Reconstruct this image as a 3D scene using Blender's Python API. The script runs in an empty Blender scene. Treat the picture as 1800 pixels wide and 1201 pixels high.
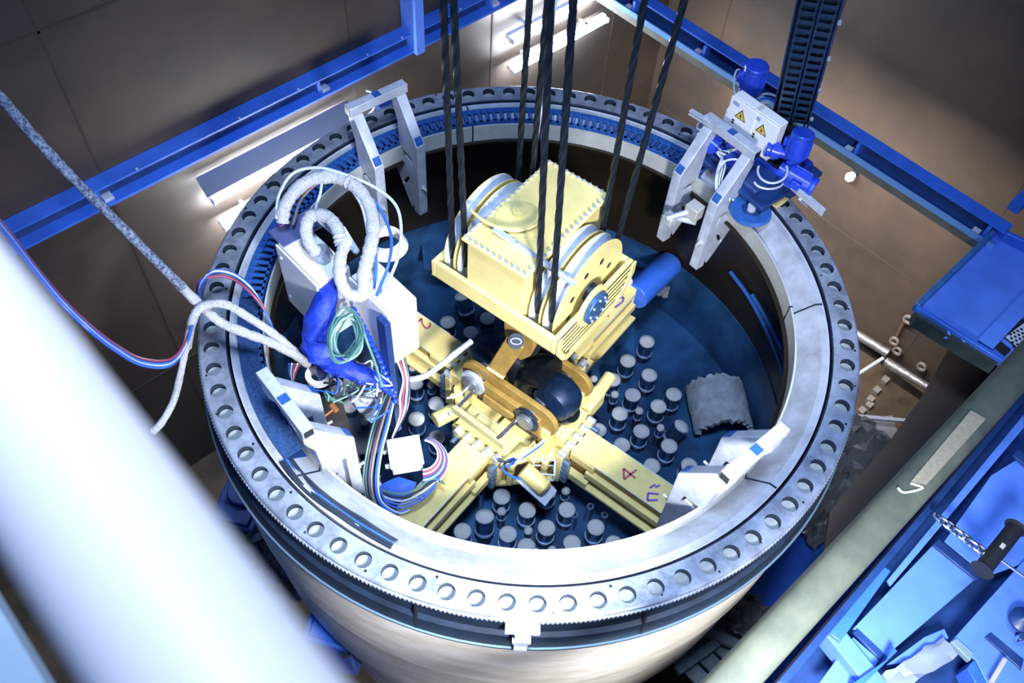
import bpy, bmesh, math, random
from mathutils import Vector, Matrix
random.seed(7)
S=bpy.context.scene; COL=S.collection
PI=math.pi; rad=math.radians
# ---------------------------------------------------------------- camera
CAM=Vector((-3.8626106,-3.48409336,6.54130731)); FPX=1587.0
MROW=((0.73636141,-0.53072072,0.41965151),(-0.67501281,-0.61856649,0.40216067),(0.04614736,-0.57940574,-0.81373178))
cd=bpy.data.cameras.new('camera'); cam=bpy.data.objects.new('camera',cd); COL.objects.link(cam)
cd.sensor_width=36; cd.lens=36*FPX/1800; cd.clip_start=0.05; cd.clip_end=100
right=Vector([r[0] for r in MROW]); down=Vector([r[1] for r in MROW]); fwd=Vector([r[2] for r in MROW])
m=Matrix.Identity(4)
for i in range(3):
    m[i][0]=right[i]; m[i][1]=-down[i]; m[i][2]=-fwd[i]; m[i][3]=CAM[i]
cam.matrix_world=m; S.camera=cam
cd.dof.use_dof=True; cd.dof.focus_distance=8.3; cd.dof.aperture_fstop=1.9
def ray(px,py):
    v=Vector((px-900,py-600.5,FPX)); return Vector([MROW[i][0]*v[0]+MROW[i][1]*v[1]+MROW[i][2]*v[2] for i in range(3)])
def at(px,py,z):
    d=ray(px,py); return CAM+d*((z-CAM.z)/d.z)
def on(px,py,ax,val):
    d=ray(px,py); return CAM+d*((val-CAM[ax])/d[ax])
# ---------------------------------------------------------------- world, lights, exposure
S.view_settings.view_transform='Standard'; S.view_settings.look='None'; S.view_settings.exposure=0.0; S.view_settings.gamma=1
w=bpy.data.worlds.new('world'); S.world=w; w.use_nodes=True
bg=w.node_tree.nodes['Background']; bg.inputs[0].default_value=(0.10,0.30,1.0,1); bg.inputs[1].default_value=0.37
def area(name,loc,aim,size,power,col,spread=180,sy=None):
    l=bpy.data.lights.new(name,'AREA'); l.energy=power; l.size=size; l.color=col; l.spread=rad(spread)
    if sy: l.shape='RECTANGLE'; l.size_y=sy
    o=bpy.data.objects.new(name,l); COL.objects.link(o); o.location=loc
    o.rotation_euler=(Vector(aim)-Vector(loc)).to_track_quat('-Z','Y').to_euler(); return o
area('key_light',(-2.7,-4.8,3.4),(-1.6,-2.2,-0.3),0.8,420,(0.99,0.98,1.0),spread=100)
area('hall_light_high',(-2.6,-2.4,10.5),(-0.6,-.6,-1),1.6,320,(0.56,0.73,1.0),spread=80)
area('added_wall_fill',(4.55,.6,-.5),(6.9,.6,-4.3),4.6,400,(1.0,0.90,0.82),sy=.15,spread=95)  # added area light that brightens the lower right wall, no fixture modelled
# ---------------------------------------------------------------- materials
MATS={}
def mat(name,col,rough=0.5,metal=0.0,var=0.0,vscale=6.0,col2=None,bump=0.0,bscale=40,emit=None,es=0,spec=0.5,alpha=1.0,stretch=None,coat=0):
    if name in MATS: return MATS[name]
    m=bpy.data.materials.new(name); m.use_nodes=True; nt=m.node_tree; N=nt.nodes; L=nt.links
    b=N['Principled BSDF']; b.inputs['Base Color'].default_value=(*col,1); b.inputs['Roughness'].default_value=rough
    b.inputs['Metallic'].default_value=metal; b.inputs['Specular IOR Level'].default_value=spec
    b.inputs['Coat Weight'].default_value=coat
    if emit: b.inputs['Emission Color'].default_value=(*emit,1); b.inputs['Emission Strength'].default_value=es
    if alpha<1: b.inputs['Transmission Weight'].default_value=1-alpha
    tc=N.new('ShaderNodeTexCoord'); mp=N.new('ShaderNodeMapping'); L.new(tc.outputs['Object'],mp.inputs[0])
    if stretch: mp.inputs['Scale'].default_value=stretch
    if var>0 or col2:
        n=N.new('ShaderNodeTexNoise'); n.inputs['Scale'].default_value=vscale; n.inputs['Detail'].default_value=6; n.inputs['Roughness'].default_value=0.65
        L.new(mp.outputs[0],n.inputs['Vector'])
        r=N.new('ShaderNodeValToRGB'); r.color_ramp.elements[0].position=0.36; r.color_ramp.elements[1].position=0.66
        c2=col2 if col2 else tuple(c*(1-var) for c in col)
        r.color_ramp.elements[0].color=(*c2,1); r.color_ramp.elements[1].color=(*col,1)
        L.new(n.outputs[0],r.inputs[0]); L.new(r.outputs[0],b.inputs['Base Color'])
    if bump>0:
        n2=N.new('ShaderNodeTexNoise'); n2.inputs['Scale'].default_value=bscale; n2.inputs['Detail'].default_value=4; L.new(mp.outputs[0],n2.inputs['Vector'])
        bp=N.new('ShaderNodeBump'); bp.inputs['Strength'].default_value=bump; bp.inputs['Distance'].default_value=0.02
        L.new(n2.outputs[0],bp.inputs['Height']); L.new(bp.outputs[0],b.inputs['Normal'])
    MATS[name]=m; return m
STEEL=mat('machined_steel',(0.52,0.60,0.76),0.36,0.55,var=0.5,vscale=5,bump=0.15,bscale=25)
PLATE=mat('brushed_plate',(0.66,0.71,0.82),0.38,0.4,var=0.38,vscale=3.5,bump=0.08,bscale=12)
SKIRT=mat('skirt_steel',(0.60,0.63,0.62),0.42,0.25,var=0.2,vscale=4)
GALV=mat('galvanised',(0.57,0.63,0.76),0.45,0.2,var=0.25,vscale=9)
CHROME=mat('chrome',(0.85,0.87,0.9),0.15,1.0)
BOLT=mat('bolt_steel',(0.72,0.75,0.8),0.3,0.6)
CAPW=mat('nozzle_cap_foil',(0.80,0.82,0.86),0.35,0.3,var=0.25,vscale=22,bump=0.6,bscale=30)
BODY=mat('nozzle_body_steel',(0.10,0.22,0.42),0.25,0.8,var=0.5,vscale=20)
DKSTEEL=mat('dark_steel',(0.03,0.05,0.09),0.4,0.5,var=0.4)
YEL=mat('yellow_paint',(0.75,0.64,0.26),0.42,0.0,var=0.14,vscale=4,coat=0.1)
YELD=mat('brown_yellow_paint',(0.36,0.23,0.055),0.5,0.0,var=0.35,vscale=7)  # darker, browner yellow for webs, hub core and yoke
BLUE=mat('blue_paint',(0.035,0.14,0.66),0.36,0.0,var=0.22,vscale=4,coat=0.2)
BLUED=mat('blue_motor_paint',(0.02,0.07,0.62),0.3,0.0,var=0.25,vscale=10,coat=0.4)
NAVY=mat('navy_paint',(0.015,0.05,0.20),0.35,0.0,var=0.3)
LBLUE=mat('light_blue_paint',(0.10,0.235,0.80),0.4,0.0,var=0.18,vscale=3.0)
CHAINB=mat('blue_plastic',(0.03,0.125,0.45),0.35,0.1,var=0.3,vscale=15)
BLACK=mat('black_rubber',(0.012,0.014,0.018),0.45,0.0)
ROPE=mat('steel_rope',(0.016,0.024,0.034),0.42,0.5,var=0.4,vscale=30)
WHITE=mat('white_enamel',(0.80,0.82,0.84),0.35,0.0,var=0.05)
CREAM=mat('cream_paint',(0.45,0.45,0.43),0.45,0.0,var=0.15,vscale=3)
WALL=mat('stained_steel_lining',(0.062,0.045,0.035),0.56,0.1,vscale=0.9,col2=(0.034,0.028,0.025),bump=0.05,bscale=3)
FLOORM=mat('pit_floor',(0.075,0.052,0.032),0.5,0.2,vscale=2.2,col2=(0.03,0.027,0.02),bump=0.2,bscale=9)
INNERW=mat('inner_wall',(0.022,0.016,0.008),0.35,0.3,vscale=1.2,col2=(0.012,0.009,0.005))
POOL=mat('vessel_floor',(0.035,0.125,0.30),0.35,0.2,vscale=1.0,col2=(0.006,0.022,0.06),bump=0.1,bscale=5)  # the two blue tones imitate patches of light on the vessel floor
BAND=mat('dark_band',(0.012,0.028,0.06),0.5,0.2,vscale=5,col2=(0.008,0.015,0.03))
SLEEVE=mat('fibre_sleeve',(0.72,0.74,0.80),0.9,0.0,var=0.35,vscale=45,bump=1.0,bscale=120)
SLEEVED=mat('frosted_sleeve',(0.40,0.46,0.60),0.8,0.0,vscale=38,col2=(0.03,0.05,0.12),bump=1.0,bscale=90)
CABW=mat('pale_cable',(0.52,0.58,0.70),0.4); CABB=mat('blue_cable',(0.03,0.12,0.55),0.4); CABG=mat('green_cable',(0.09,0.22,0.19),0.45)
CABK=mat('dark_cable',(0.02,0.03,0.05),0.4); CABR=mat('red_cable',(0.30,0.05,0.11),0.45); CABO=mat('copper_cable',(0.26,0.18,0.18),0.45)
SLBLUE=mat('blue_fabric',(0.01,0.045,0.55),0.55,0.0,var=0.4,vscale=12,bump=0.5,bscale=18)
CONC=mat('grey_shell',(0.34,0.38,0.44),0.8,0.0,var=0.45,vscale=6,bump=0.6,bscale=22)
FOIL=mat('crumpled_foil',(0.62,0.62,0.63),0.25,0.6)
OLIVE=mat('olive_rail_paint',(0.10,0.115,0.09),0.34,0.3,vscale=3,col2=(0.06,0.075,0.065))
SAND=mat('worn_label',(0.20,0.185,0.14),0.7,0.0,vscale=30,col2=(0.14,0.135,0.11))
REDM=mat('red_marker',(0.42,0.07,0.12),0.6); VIO=mat('violet_marker',(0.16,0.07,0.40),0.6)
SIGNY=mat('sign_yellow',(0.75,0.50,0.05),0.5); LAMP=mat('lamp_glow',(1,1,1),0.5,emit=(0.86,0.92,1.0),es=260)
RAILW=mat('white_rail_paint',(0.80,0.72,0.70),0.45)
DECK=mat('pale_deck',(0.55,0.68,0.76),0.6,0,var=0.2,vscale=2)
BAG=mat('translucent_bag',(0.62,0.68,0.78),0.3)
TAN=mat('tan_body_paint',(0.88,0.85,0.78),0.35,0.1,vscale=1.6,col2=(0.62,0.57,0.47),stretch=(1,1,3),bump=0.05,bscale=6)
# ---------------------------------------------------------------- mesh helpers
class MB:
    def __init__(s): s.b=bmesh.new()
    def face(s,vs):
        try: s.b.faces.new(vs)
        except ValueError: pass
    def hexa(s,P):
        v=[s.b.verts.new(p) for p in P]
        for f in ((0,3,2,1),(4,5,6,7),(0,1,5,4),(1,2,6,5),(2,3,7,6),(3,0,4,7)): s.face([v[i] for i in f])
        return s
    def box(s,x0,x1,y0,y1,z0,z1):
        return s.hexa([(x0,y0,z0),(x1,y0,z0),(x1,y1,z0),(x0,y1,z0),(x0,y0,z1),(x1,y0,z1),(x1,y1,z1),(x0,y1,z1)])
    def bar(s,p,q,w,h,up=(0,0,1)):
        p=Vector(p);q=Vector(q);d=(q-p).normalized();u=Vector(up);a=d.cross(u)
        if a.length<1e-4: a=d.cross(Vector((1,0,0)))
        a.normalize();u=a.cross(d);a=a*w/2;u=u*h/2
        return s.hexa([p-a-u,p+a-u,q+a-u,q-a-u,p-a+u,p+a+u,q+a+u,q-a+u])
    def prism(s,poly,off):
        off=Vector(off); A=[s.b.verts.new(Vector(p)) for p in poly]; B=[s.b.verts.new(Vector(p)+off) for p in poly]; n=len(poly)
        s.face(A[::-1]); s.face(B)
        for i in range(n): s.face([A[i],A[(i+1)%n],B[(i+1)%n],B[i]])
        return s
    def cyl(s,p,q,r,r2=None,n=20,caps=True):
        p=Vector(p);q=Vector(q);r2=r if r2 is None else r2;d=(q-p).normalized();a=d.cross(Vector((0,0,1)))
        if a.length<1e-3: a=Vector((1,0,0))
        a.normalize();c=d.cross(a)
        A=[];B=[]
        for i in range(n):
            t=2*PI*i/n;o=a*math.cos(t)+c*math.sin(t);A.append(s.b.verts.new(p+o*r));B.append(s.b.verts.new(q+o*r2))
        for i in range(n): s.face([A[i],A[(i+1)%n],B[(i+1)%n],B[i]])
        if caps: s.face(A[::-1]);s.face(B)
        return s
    def lathe(s,prof,n=96,o=(0,0,0),a0=0,a1=360,axis='z',close=True):
        full=abs(a1-a0)>=359.9;k=n if full else n+1;R=[]
        for i in range(k):
            t=rad(a0+(a1-a0)*i/n);c,sn=math.cos(t),math.sin(t);row=[]
            for r,z in prof:
                p=(r*c,r*sn,z) if axis=='z' else ((r*c,z,r*sn) if axis=='y' else (z,r*c,r*sn))
                row.append(s.b.verts.new(Vector(p)+Vector(o)))
            R.append(row)
        m=len(prof)
        for i in range(n):
            A=R[i];B=R[(i+1)%k]
            for j in range(m if close else m-1): s.face([A[j],B[j],B[(j+1)%m],A[(j+1)%m]])
        if close and not full: s.face(R[0][::-1]);s.face(R[-1])
        return s
    def tube(s,pts,r,n=8,sub=5,lob=0,twist=0,noise=0):
        P=[Vector(p) for p in pts]
        if sub>1 and len(P)>2:
            Q=[];K=len(P)
            for i in range(K-1):
                a=P[max(i-1,0)];b=P[i];c=P[i+1];d=P[min(i+2,K-1)]
                for k in range(sub):
                    t=k/sub;Q.append(0.5*((2*b)+(c-a)*t+(2*a-5*b+4*c-d)*t*t+(3*b-a-3*c+d)*t**3))
            Q.append(P[-1]);P=Q
        prev=None;R=[];u=None
        for i,p in enumerate(P):
            d=(P[min(i+1,len(P)-1)]-P[max(i-1,0)]).normalized()
            if u is None:
                u=d.cross(Vector((0.3,0.2,1))).normalized()
            else:
                u=(u-d*u.dot(d))
                if u.length<1e-5: u=d.cross(Vector((0.3,0.2,1)))
                u.normalize()
            v=d.cross(u);row=[];rr=r*(1+noise*random.uniform(-1,1))
            for j in range(n):
                t=2*PI*j/n+twist*i; q=rr*(1+(0.16*math.cos(lob*(t-twist*i)) if lob else 0))
                row.append(s.b.verts.new(p+u*math.cos(t)*q+v*math.sin(t)*q))
            R.append(row)
        for i in range(len(R)-1):
            for j in range(n): s.face([R[i][j],R[i+1][j],R[i+1][(j+1)%n],R[i][(j+1)%n]])
        s.face(R[0]);s.face(R[-1][::-1]);return s
    def build(s,name,material,parent=None,bevel=0,smooth=True,loc=None):
        b=s.b; bmesh.ops.recalc_face_normals(b,faces=b.faces)
        me=bpy.data.meshes.new(name)
        if smooth:
            for f in b.faces: f.smooth=True
            for e in b.edges:
                if len(e.link_faces)!=2 or e.calc_face_angle(3)>0.62: e.smooth=False
        b.to_mesh(me);b.free();me.materials.append(material)
        o=bpy.data.objects.new(name,me);COL.objects.link(o)
        if parent: o.parent=parent
        if loc: o.location=loc
        if bevel:
            md=o.modifiers.new('bevel','BEVEL');md.width=bevel;md.segments=2;md.limit_method='ANGLE';md.harden_normals=False
        return o
def tag(o,label,cat,group=None,kind=None):
    o['label']=label;o['category']=cat
    if group:o['group']=group
    if kind:o['kind']=kind
    return o
def thing(name,label,cat,loc=(0,0,0),rz=0,group=None):
    o=bpy.data.objects.new(name,None);COL.objects.link(o);o.location=loc;o.rotation_euler=(0,0,rz);o.empty_display_size=0.1
    return tag(o,label,cat,group)
def struct(name,mb,m,**k):
    o=mb.build(name,m,**k);o['kind']='structure';return o
def copy_tree(o,parent=None):
    c=o.copy();COL.objects.link(c);c.parent=parent
    for ch in list(o.children): copy_tree(ch,c)
    return c
def pol(r,deg,z=0): return Vector((r*math.cos(rad(deg)),r*math.sin(rad(deg)),z))
def cable(name,label,pts,r,m,cat='cable',z=None,group=None,n=8,noise=0,parent=None):
    P=[at(p[0],p[1],p[2] if len(p)>2 else z) for p in pts]
    o=MB().tube(P,r,n=n,sub=6,noise=noise).build(name,m,parent)
    if parent is None: tag(o,label,cat,group)
    return o
YW=4.0; XW=6.95; ZF=-5.7; YN=-3.1
# ================================================================ SETTING
struct('floor',MB().box(-9,XW+.2,-3.8,YW+.2,ZF-.2,ZF),FLOORM,smooth=False)
struct('wall_left',MB().box(-9,XW+.2,YW,YW+.2,ZF,6),WALL,smooth=False)
struct('wall_right',MB().box(XW,XW+.2,YN-6,YW,ZF,6),WALL,smooth=False)
struct('wall_near',MB().box(-9,XW,-3.8,-3.66,ZF,-.6),WALL,smooth=False)
# seams of the lining
b=MB()
for x in (-2.2,.9,3.1,5.6): b.box(x-.012,x+.012,YW-.006,YW,ZF,5.9)
for z in (-3.4,1.6): b.box(-9,XW,YW-.006,YW,z-.012,z+.012)
struct('trim_1',b,mat('seam_weld',(0.035,0.025,0.02),0.8,0))
b=MB()
for y in (-2.0,1.2,2.9): b.box(XW-.006,XW,y-.012,y+.012,ZF,5.9)
b.box(XW-.006,XW,YN,YW,-3.9,-3.88)
struct('trim_2',b,mat('seam_weld',(0.12,0.08,0.05)))
# ================================================================ TANK AND RING
tank=thing('steel_vessel','huge round steel vessel with pale metal body and dark band under its bolted ring','vessel',(0,0,ZF))
off=-ZF
prof=[(3.02,-.52),(3.04,-.9),(3.02,-1.7),(2.99,-1.72),(2.96,-2.6),(2.93,-3.1),(2.78,-3.8),(2.6,-4.4),(2.6,ZF),(2.45,ZF),(2.45,-3.3),(2.89,-3.1),(2.89,-.5)]
MB().lathe([(r,z+off) for r,z in prof],128).build('body',TAN,tank)
MB().lathe([(r,z+off) for r,z in [(2.9,-.09),(3.0,-.09),(3.0,-.30),(3.035,-.33),(3.06,-.50),(3.045,-.53),(2.9,-.53)]],128).build('dark_band',BAND,tank)
MB().lathe([(r,z+off) for r,z in [(3.0,-.49),(3.075,-.50),(3.075,-.53),(3.0,-.53)]],128).build('band_lip',mat('lip_steel',(0.10,0.17,0.25),0.4,0.4),tank)
b=MB()
for a in (-116.5,-150,170,-80): 
    c=pol(3.05,a);t=Vector((-math.sin(rad(a)),math.cos(rad(a)),0))*.012
    b.hexa([(pol(2.98,a)+s*t+Vector((0,0,z+off))) if 0 else (pol(r,a)+s*t+Vector((0,0,z+off))) for z in(-.55,-.1) for s,r in((-1,2.98),(1,2.98),(1,3.068 if z<-.3 else 3.01),(-1,3.068 if z<-.3 else 3.01))])
b.build('band_seam',BLACK,tank)
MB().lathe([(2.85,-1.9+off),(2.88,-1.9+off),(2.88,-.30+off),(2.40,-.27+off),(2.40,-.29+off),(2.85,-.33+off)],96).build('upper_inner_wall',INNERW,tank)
MB().lathe([(2.84,-2.85+off),(2.88,-2.85+off),(2.88,-1.9+off),(2.84,-1.9+off)],96).build('lower_inner_wall',POOL,tank)  # blue colour stands in for the lit lower part of the wall
MB().lathe([(0.001,-2.95+off),(2.88,-2.95+off),(2.88,-2.85+off),(0.001,-2.85+off)],96).build('vessel_bottom',POOL,tank)
# small steel clip on the band
a=-134.5;c=Matrix.Rotation(rad(a),4,'Z')
b=MB();b.box(3.0,3.07,-.13,.13,-.17+off,-.12+off).box(3.03,3.085,-.055,.055,-.40+off,-.16+off).box(3.05,3.10,-.07,.07,-.30+off,-.26+off).box(3.05,3.10,-.05,.05,-.5+off,-.44+off)
b.b.transform(c);b.build('clamp_bracket',GALV,tank)
# ---- bolted flange with 80 real recessed holes
ring=thing('flange_ring','wide bolted steel ring with a row of round recesses on top of the vessel','ring',(0,0,-.09))
b=MB();NH=80;KH=16;RI,RO,RH,RR=2.765,2.985,2.888,.068
hp=MB()
for h in range(NH):
    a0=2.45+4.5*h
    def P(r,da,z=.09): return pol(r,a0+da,z)
    per=[]
    for k in range(KH):
        t=2*PI*k/KH
        per.append(b.b.verts.new(P(RH+RR*math.cos(t),math.degrees(RR*math.sin(t)/RH))))
    low=[b.b.verts.new(v.co-Vector((0,0,.070))) for v in per]
    sq=[]
    for k in range(KH):
        t=2*PI*k/KH;x,y=math.cos(t),math.sin(t);mx=max(abs(x),abs(y));x/=mx;y/=mx
        r=RH+(x*(RO-RH) if x>0 else x*(RH-RI)); sq.append(b.b.verts.new(P(r,y*2.25)))
    for k in range(KH):
        j=(k+1)%KH
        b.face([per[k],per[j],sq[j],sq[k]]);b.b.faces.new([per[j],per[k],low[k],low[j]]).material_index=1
    b.face(low[::-1])
bmesh.ops.remove_doubles(b.b,verts=b.b.verts,dist=.0008)
# sides
for (r0,z0,r1,z1) in ((RO,.09,3.0,.078),(3.0,.078,3.0,.03),(3.0,.03,3.02,.02),(3.02,0.0,3.0,0.0)):
    pass
ob=b.build('ring_plate',STEEL,ring);ob.data.materials.append(DKSTEEL)  # dark second slot paints shade onto the recess walls
MB().lathe([(RO,.09),(3.0,.080),(3.0,.035),(RO,.035)],160).build('outer_edge',STEEL,ring)
MB().lathe([(RI,.09),(RI,.0),(RI-.012,.0),(RI-.012,.084)],160).build('inner_edge',DKSTEEL,ring)
pg=None
for h in range(NH):
    if pg is None: pg=MB().cyl((0,0,.021),(0,0,.030),.062,n=16).build('recess_plug',mat('recess_plug',(0.33,0.37,0.39),0.6,0.0,var=0.2,vscale=14),ring);o=pg
    else: o=pg.copy();COL.objects.link(o);o.parent=ring
    o.location=pol(RH,2.45+4.5*h)
b=MB();n=1080
prof=[]
for i in range(n):
    a=360*i/n;rr=3.018 if i%2 else 3.006
    prof.append([b.b.verts.new(pol(r,a,z)) for r,z in ((2.99,.035),(rr,.03),(rr,.0),(2.99,-.01))])
for i in range(n):
    A=prof[i];B=prof[(i+1)%n]
    for j in range(3): b.face([A[j],B[j],B[j+1],A[j+1]])
b.build('toothed_rim',STEEL,ring)
sh=None
for h in range(40):
    a=9*h+random.uniform(0,5);r=random.choice((2.80,2.955,2.965))
    if sh is None: sh=MB().cyl((0,0,0),(0,0,.002),.010,n=10).build('small_hole',BLACK,ring);o=sh
    else: o=sh.copy();COL.objects.link(o);o.parent=ring
    o.location=pol(r,a,.0895);k=random.choice((.6,1,1.2));o.scale=(k,k,1)
# ---- inner shelf ring with upstanding lip
shelf=thing('inner_shelf_ring','bright sloping inner shelf ring with an upstanding lip round the opening','ring',(0,0,-.25))
q=.25
MB().lathe([(2.725,-.025+q),(2.665,-.03+q),(2.47,-.20+q),(2.455,-.25+q),(2.72,-.25+q)],160).build('shelf_plate',PLATE,shelf)
MB().lathe([(2.725,-.02+q),(2.735,-.02+q),(2.735,-.25+q),(2.725,-.25+q)],160).build('outer_lip',GALV,shelf)
MB().lathe([(2.437,-.07+q),(2.455,-.07+q),(2.47,-.20+q),(2.46,-.27+q),(2.437,-.27+q)],160).build('inner_lip',SKIRT,shelf)
for a in (-132.5,-42,-86.5,-178,62,44.5):
    d=pol(1,a);t=Vector((-d.y,d.x,0))
    b=MB()
    b.hexa([d*r+t*s*.012+Vector((0,0,z+q)) for (z,R) in ((-.3,0),(0,1)) for r,s in ((2.43,-1),(2.43,1),(2.73,1),(2.73,-1))][:4]+[d*r+t*s*.012+Vector((0,0,z+q)) for r,s,z in ((2.43,-1,-.066),(2.43,1,-.066),(2.73,1,-.018),(2.73,-1,-.018))])
    b.b.verts.ensure_lookup_table()
    b2=MB()
    P=[(2.432,-.066),(2.46,-.066),(2.475,-.192),(2.665,-.026),(2.727,-.018),(2.727,-.1),(2.5,-.27),(2.432,-.27)]
    b2.prism([d*r+Vector((0,0,z+q))-t*.008 for r,z in P],t*.016);b.b.free()
    b2.build('joint_strip',DKSTEEL if a!=-132.5 else GALV,shelf)
# ---- energy chain lying in the trough
ch=thing('cable_carrier','blue plastic cable carrier chain curving round the back of the inner shelf','cable chain',(0,0,-.2))
l0=None
for i in range(98):
    a=2.5+i*1.75
    if l0 is None:
        b=MB()
        b.box(2.475,2.492,-.045,.045,0,.165).box(2.645,2.662,-.045,.045,.03,.175)
        b.box(2.475,2.66,-.040,-.012,.150,.165).box(2.475,2.66,.018,.030,.135,.150).box(2.492,2.645,-.04,.04,.05,.06).box(2.60,2.662,-.045,.045,.163,.178)
        l0=b.build('chain_link',CHAINB,ch);o=l0
    else:
        o=l0.copy();COL.objects.link(o);o.parent=ch
    o.rotation_euler=(0,0,rad(a))
MB().lathe([(2.478,.01),(2.478,.022),(2.655,.168),(2.655,.150)],60,a0=2,a1=178).build('trough_floor',NAVY,ch)
b=MB().lathe([(2.49,.18),(2.665,.18),(2.665,.195),(2.49,.195)],40,a0=140,a1=178)
b.build('cover_strip',mat('blue_cover',(0.025,0.085,0.26),0.6,0.1,var=0.6,vscale=40),ch)
for i,(r,mm) in enumerate(((2.70,CABK),(2.675,CABK),(2.655,CABB),(2.635,CABK),(2.612,CABK))):
    o=MB().tube([pol(r+(.01*math.sin(k)),178+k*3.6,-.02-(2.7-r)*.6+.01*math.sin(k*2+i)) for k in range(0,8)],.016,n=7,sub=5).build('chain_cable',mm)
    tag(o,('outermost','second','middle blue','fourth','innermost')[i]+' of the five cables leaving the lower end of the carrier chain','cable','cables leaving the carrier chain')
# ================================================================ BRACKETS
def bracket(deg,label,blue_end=True):
    r=thing('lifting_bracket',label,'bracket',pol(2.5,deg,-.02),rad(deg))
    b=MB().box(-.045,.055,-.34,.34,.58,.68);b.build('crossbar',GALV,r,bevel=.006)
    for e_ in (.3405,-.343): MB().box(-.035,.045,e_,e_+.0025,.59,.67).build('crossbar_opening',BLACK,r)
    MB().box(-.035,.045,-.04,.04,.6802,.684).build('blue_patch',CHAINB,r)
    for s in (-1,1):
        y=s*.255;W=.055
        # upright on the ring + sloping upper arm + hanging leg
        b=MB().prism([(.05,y-W,.58),(-.05,y-W,.58),(-.36,y-W,.125),(-.36,y-W,-.86),(-.25,y-W,-.86),(-.25,y-W,-.10),(-.04,y-W,-.05),(-.02,y-W,.28),(.05,y-W,.46)],(0,2*W,0))
        b.build('leg',GALV,r,bevel=.006)
        MB().hexa([(-.350,y-W*.72,.140),(-.350,y+W*.72,.140),(-.300,y+W*.72,.213),(-.300,y-W*.72,.213)]+[(-.354,y-W*.72,.144),(-.354,y+W*.72,.144),(-.304,y+W*.72,.218),(-.304,y-W*.72,.218)]).build('tube_opening',CHAINB,r)
        # hanging slotted plate towards the wall
        t=.012;x0=y-s*W
        pl=[(-.25,-.12),(-.25,-.86),(-.30,-.86),(-.06,-.32),(-.06,-.27)]
        out=[(-.26,-.14),(-.26,-.85),(-.20,-.84),(.07,-.42),(.07,-.33),(-.08,-.30),(-.09,-.14)]
        hole=[(-.17+.022*math.cos(k*PI/6)-.028*math.sin(k*PI/6)*.0+ .0, -.43+.10*math.sin(k*PI/6)) for k in range(24)]
        b=MB()
        vo=[];vi=[];yo=y;y=y+s*(-W+.012) if 0 else y+(W-.012)*(1 if deg in (86,) else -1)
        for k in range(24):
            a=k*PI/12;dx,dz=math.cos(a),math.sin(a)
            # boundary ray hit with polygon
            best=None;cx,cz=-.12,-.50
            for q1,q2 in zip(out,out[1:]+out[:1]):
                ex,ez=q2[0]-q1[0],q2[1]-q1[1];den=dx*ez-dz*ex
                if abs(den)<1e-9: continue
                tt=((q1[0]-cx)*ez-(q1[1]-cz)*ex)/den;uu=((q1[0]-cx)*dz-(q1[1]-cz)*dx)/den
                if tt>0 and -1e-6<=uu<=1+1e-6 and (best is None or tt<best): best=tt
            vo.append((cx+dx*best,cz+dz*best));vi.append((cx+dx*.028-dz*.065,cz+dz*.10))
        lay=[[b.b.verts.new((p[0],y+d,p[1])) for p in L] for L in (vo,vi) for d in (-t,t)]
        for k in range(24):
            j=(k+1)%24
            b.face([lay[0][k],lay[0][j],lay[2][j],lay[2][k]]);b.face([lay[1][k],lay[3][k],lay[3][j],lay[1][j]])
            b.face([lay[0][k],lay[1][k],lay[1][j],lay[0][j]]);b.face([lay[2][k],lay[2][j],lay[3][j],lay[3][k]])
        b.build('slotted_plate',GALV,r,smooth=False);y=yo
        b=MB().prism([(.05,y+s*W,.0),(.05,y+s*(W+.012),.0),(.05,y+s*(W+.012),.5)],(.0,0,0)) if 0 else MB().prism([(.06,y-.006,.0),(.22,y-.006,.0),(.06,y-.006,.42)],(0,.012,0))
        b.b.free()
        b=MB().cyl((-.36,y,-.45),(-.43,y,-.45),.014,n=8).cyl((-.36,y,-.45),(-.385,y,-.45),.030,n=6);b.build('leg_bolt',BOLT,r)
    return r
bracket(86,'grey steel lifting bracket standing at the back of the ring left of the ropes')
bracket(-3,'grey steel lifting bracket on the ring beside the blue motors')
bracket(176.5,'grey steel lifting bracket at the left of the ring below the frosted hose')
bracket(-92.5,'grey steel lifting bracket at the lower right of the ring above arm 4')
# ================================================================ ROOM STEELWORK
beam=thing('wall_beam','long blue steel beam along the left wall above the strip lights','beam',(-1,3.9,-.3))
def lb(b,x0,x1,y0,y1,z0,z1): return b.box(x0+1,x1+1,y0-3.9,y1-3.9,z0+.3,z1+.3)
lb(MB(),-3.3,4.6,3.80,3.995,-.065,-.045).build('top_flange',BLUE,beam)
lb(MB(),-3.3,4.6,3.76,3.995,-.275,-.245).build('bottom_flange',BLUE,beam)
lb(MB(),-3.3,4.6,3.90,3.93,-.245,-.065).build('web',NAVY,beam)  # navy paints in the shadow below the top flange
for x in (-2.35,.31,2.9):
    lb(MB(),x-.02,x+.02,3.82,3.90,-.245,-.065).build('stiffener',BLUE,beam)
    lb(MB(),x+.03,x+.13,3.80,3.90,-.243,-.205).build('lug',GALV,beam)
b=MB()
for x in (-1.9,-.7,.05,1.0,1.5,2.4): b.cyl((x+1,3.82-3.9,-.045+.3),(x+1,3.82-3.9,-.035+.3),.014,n=8)
b.build('rivet',BOLT,beam)
lb(MB(),1.62,1.74,3.70,3.98,-.28,.7).build('post',LBLUE,beam)
cb=thing('bridge_beam','long blue steel channel beam crossing on the right behind the motors','beam',(4.3,0,-.3))
def rb(b,x0,x1,y0,y1,z0,z1): return b.box(x0-4.3,x1-4.3,y0,y1,z0+.3,z1+.3)
rb(MB(),4.22,4.39,-2.5,3.6,-.04,-.02).build('top_flange',BLUE,cb)
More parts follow.
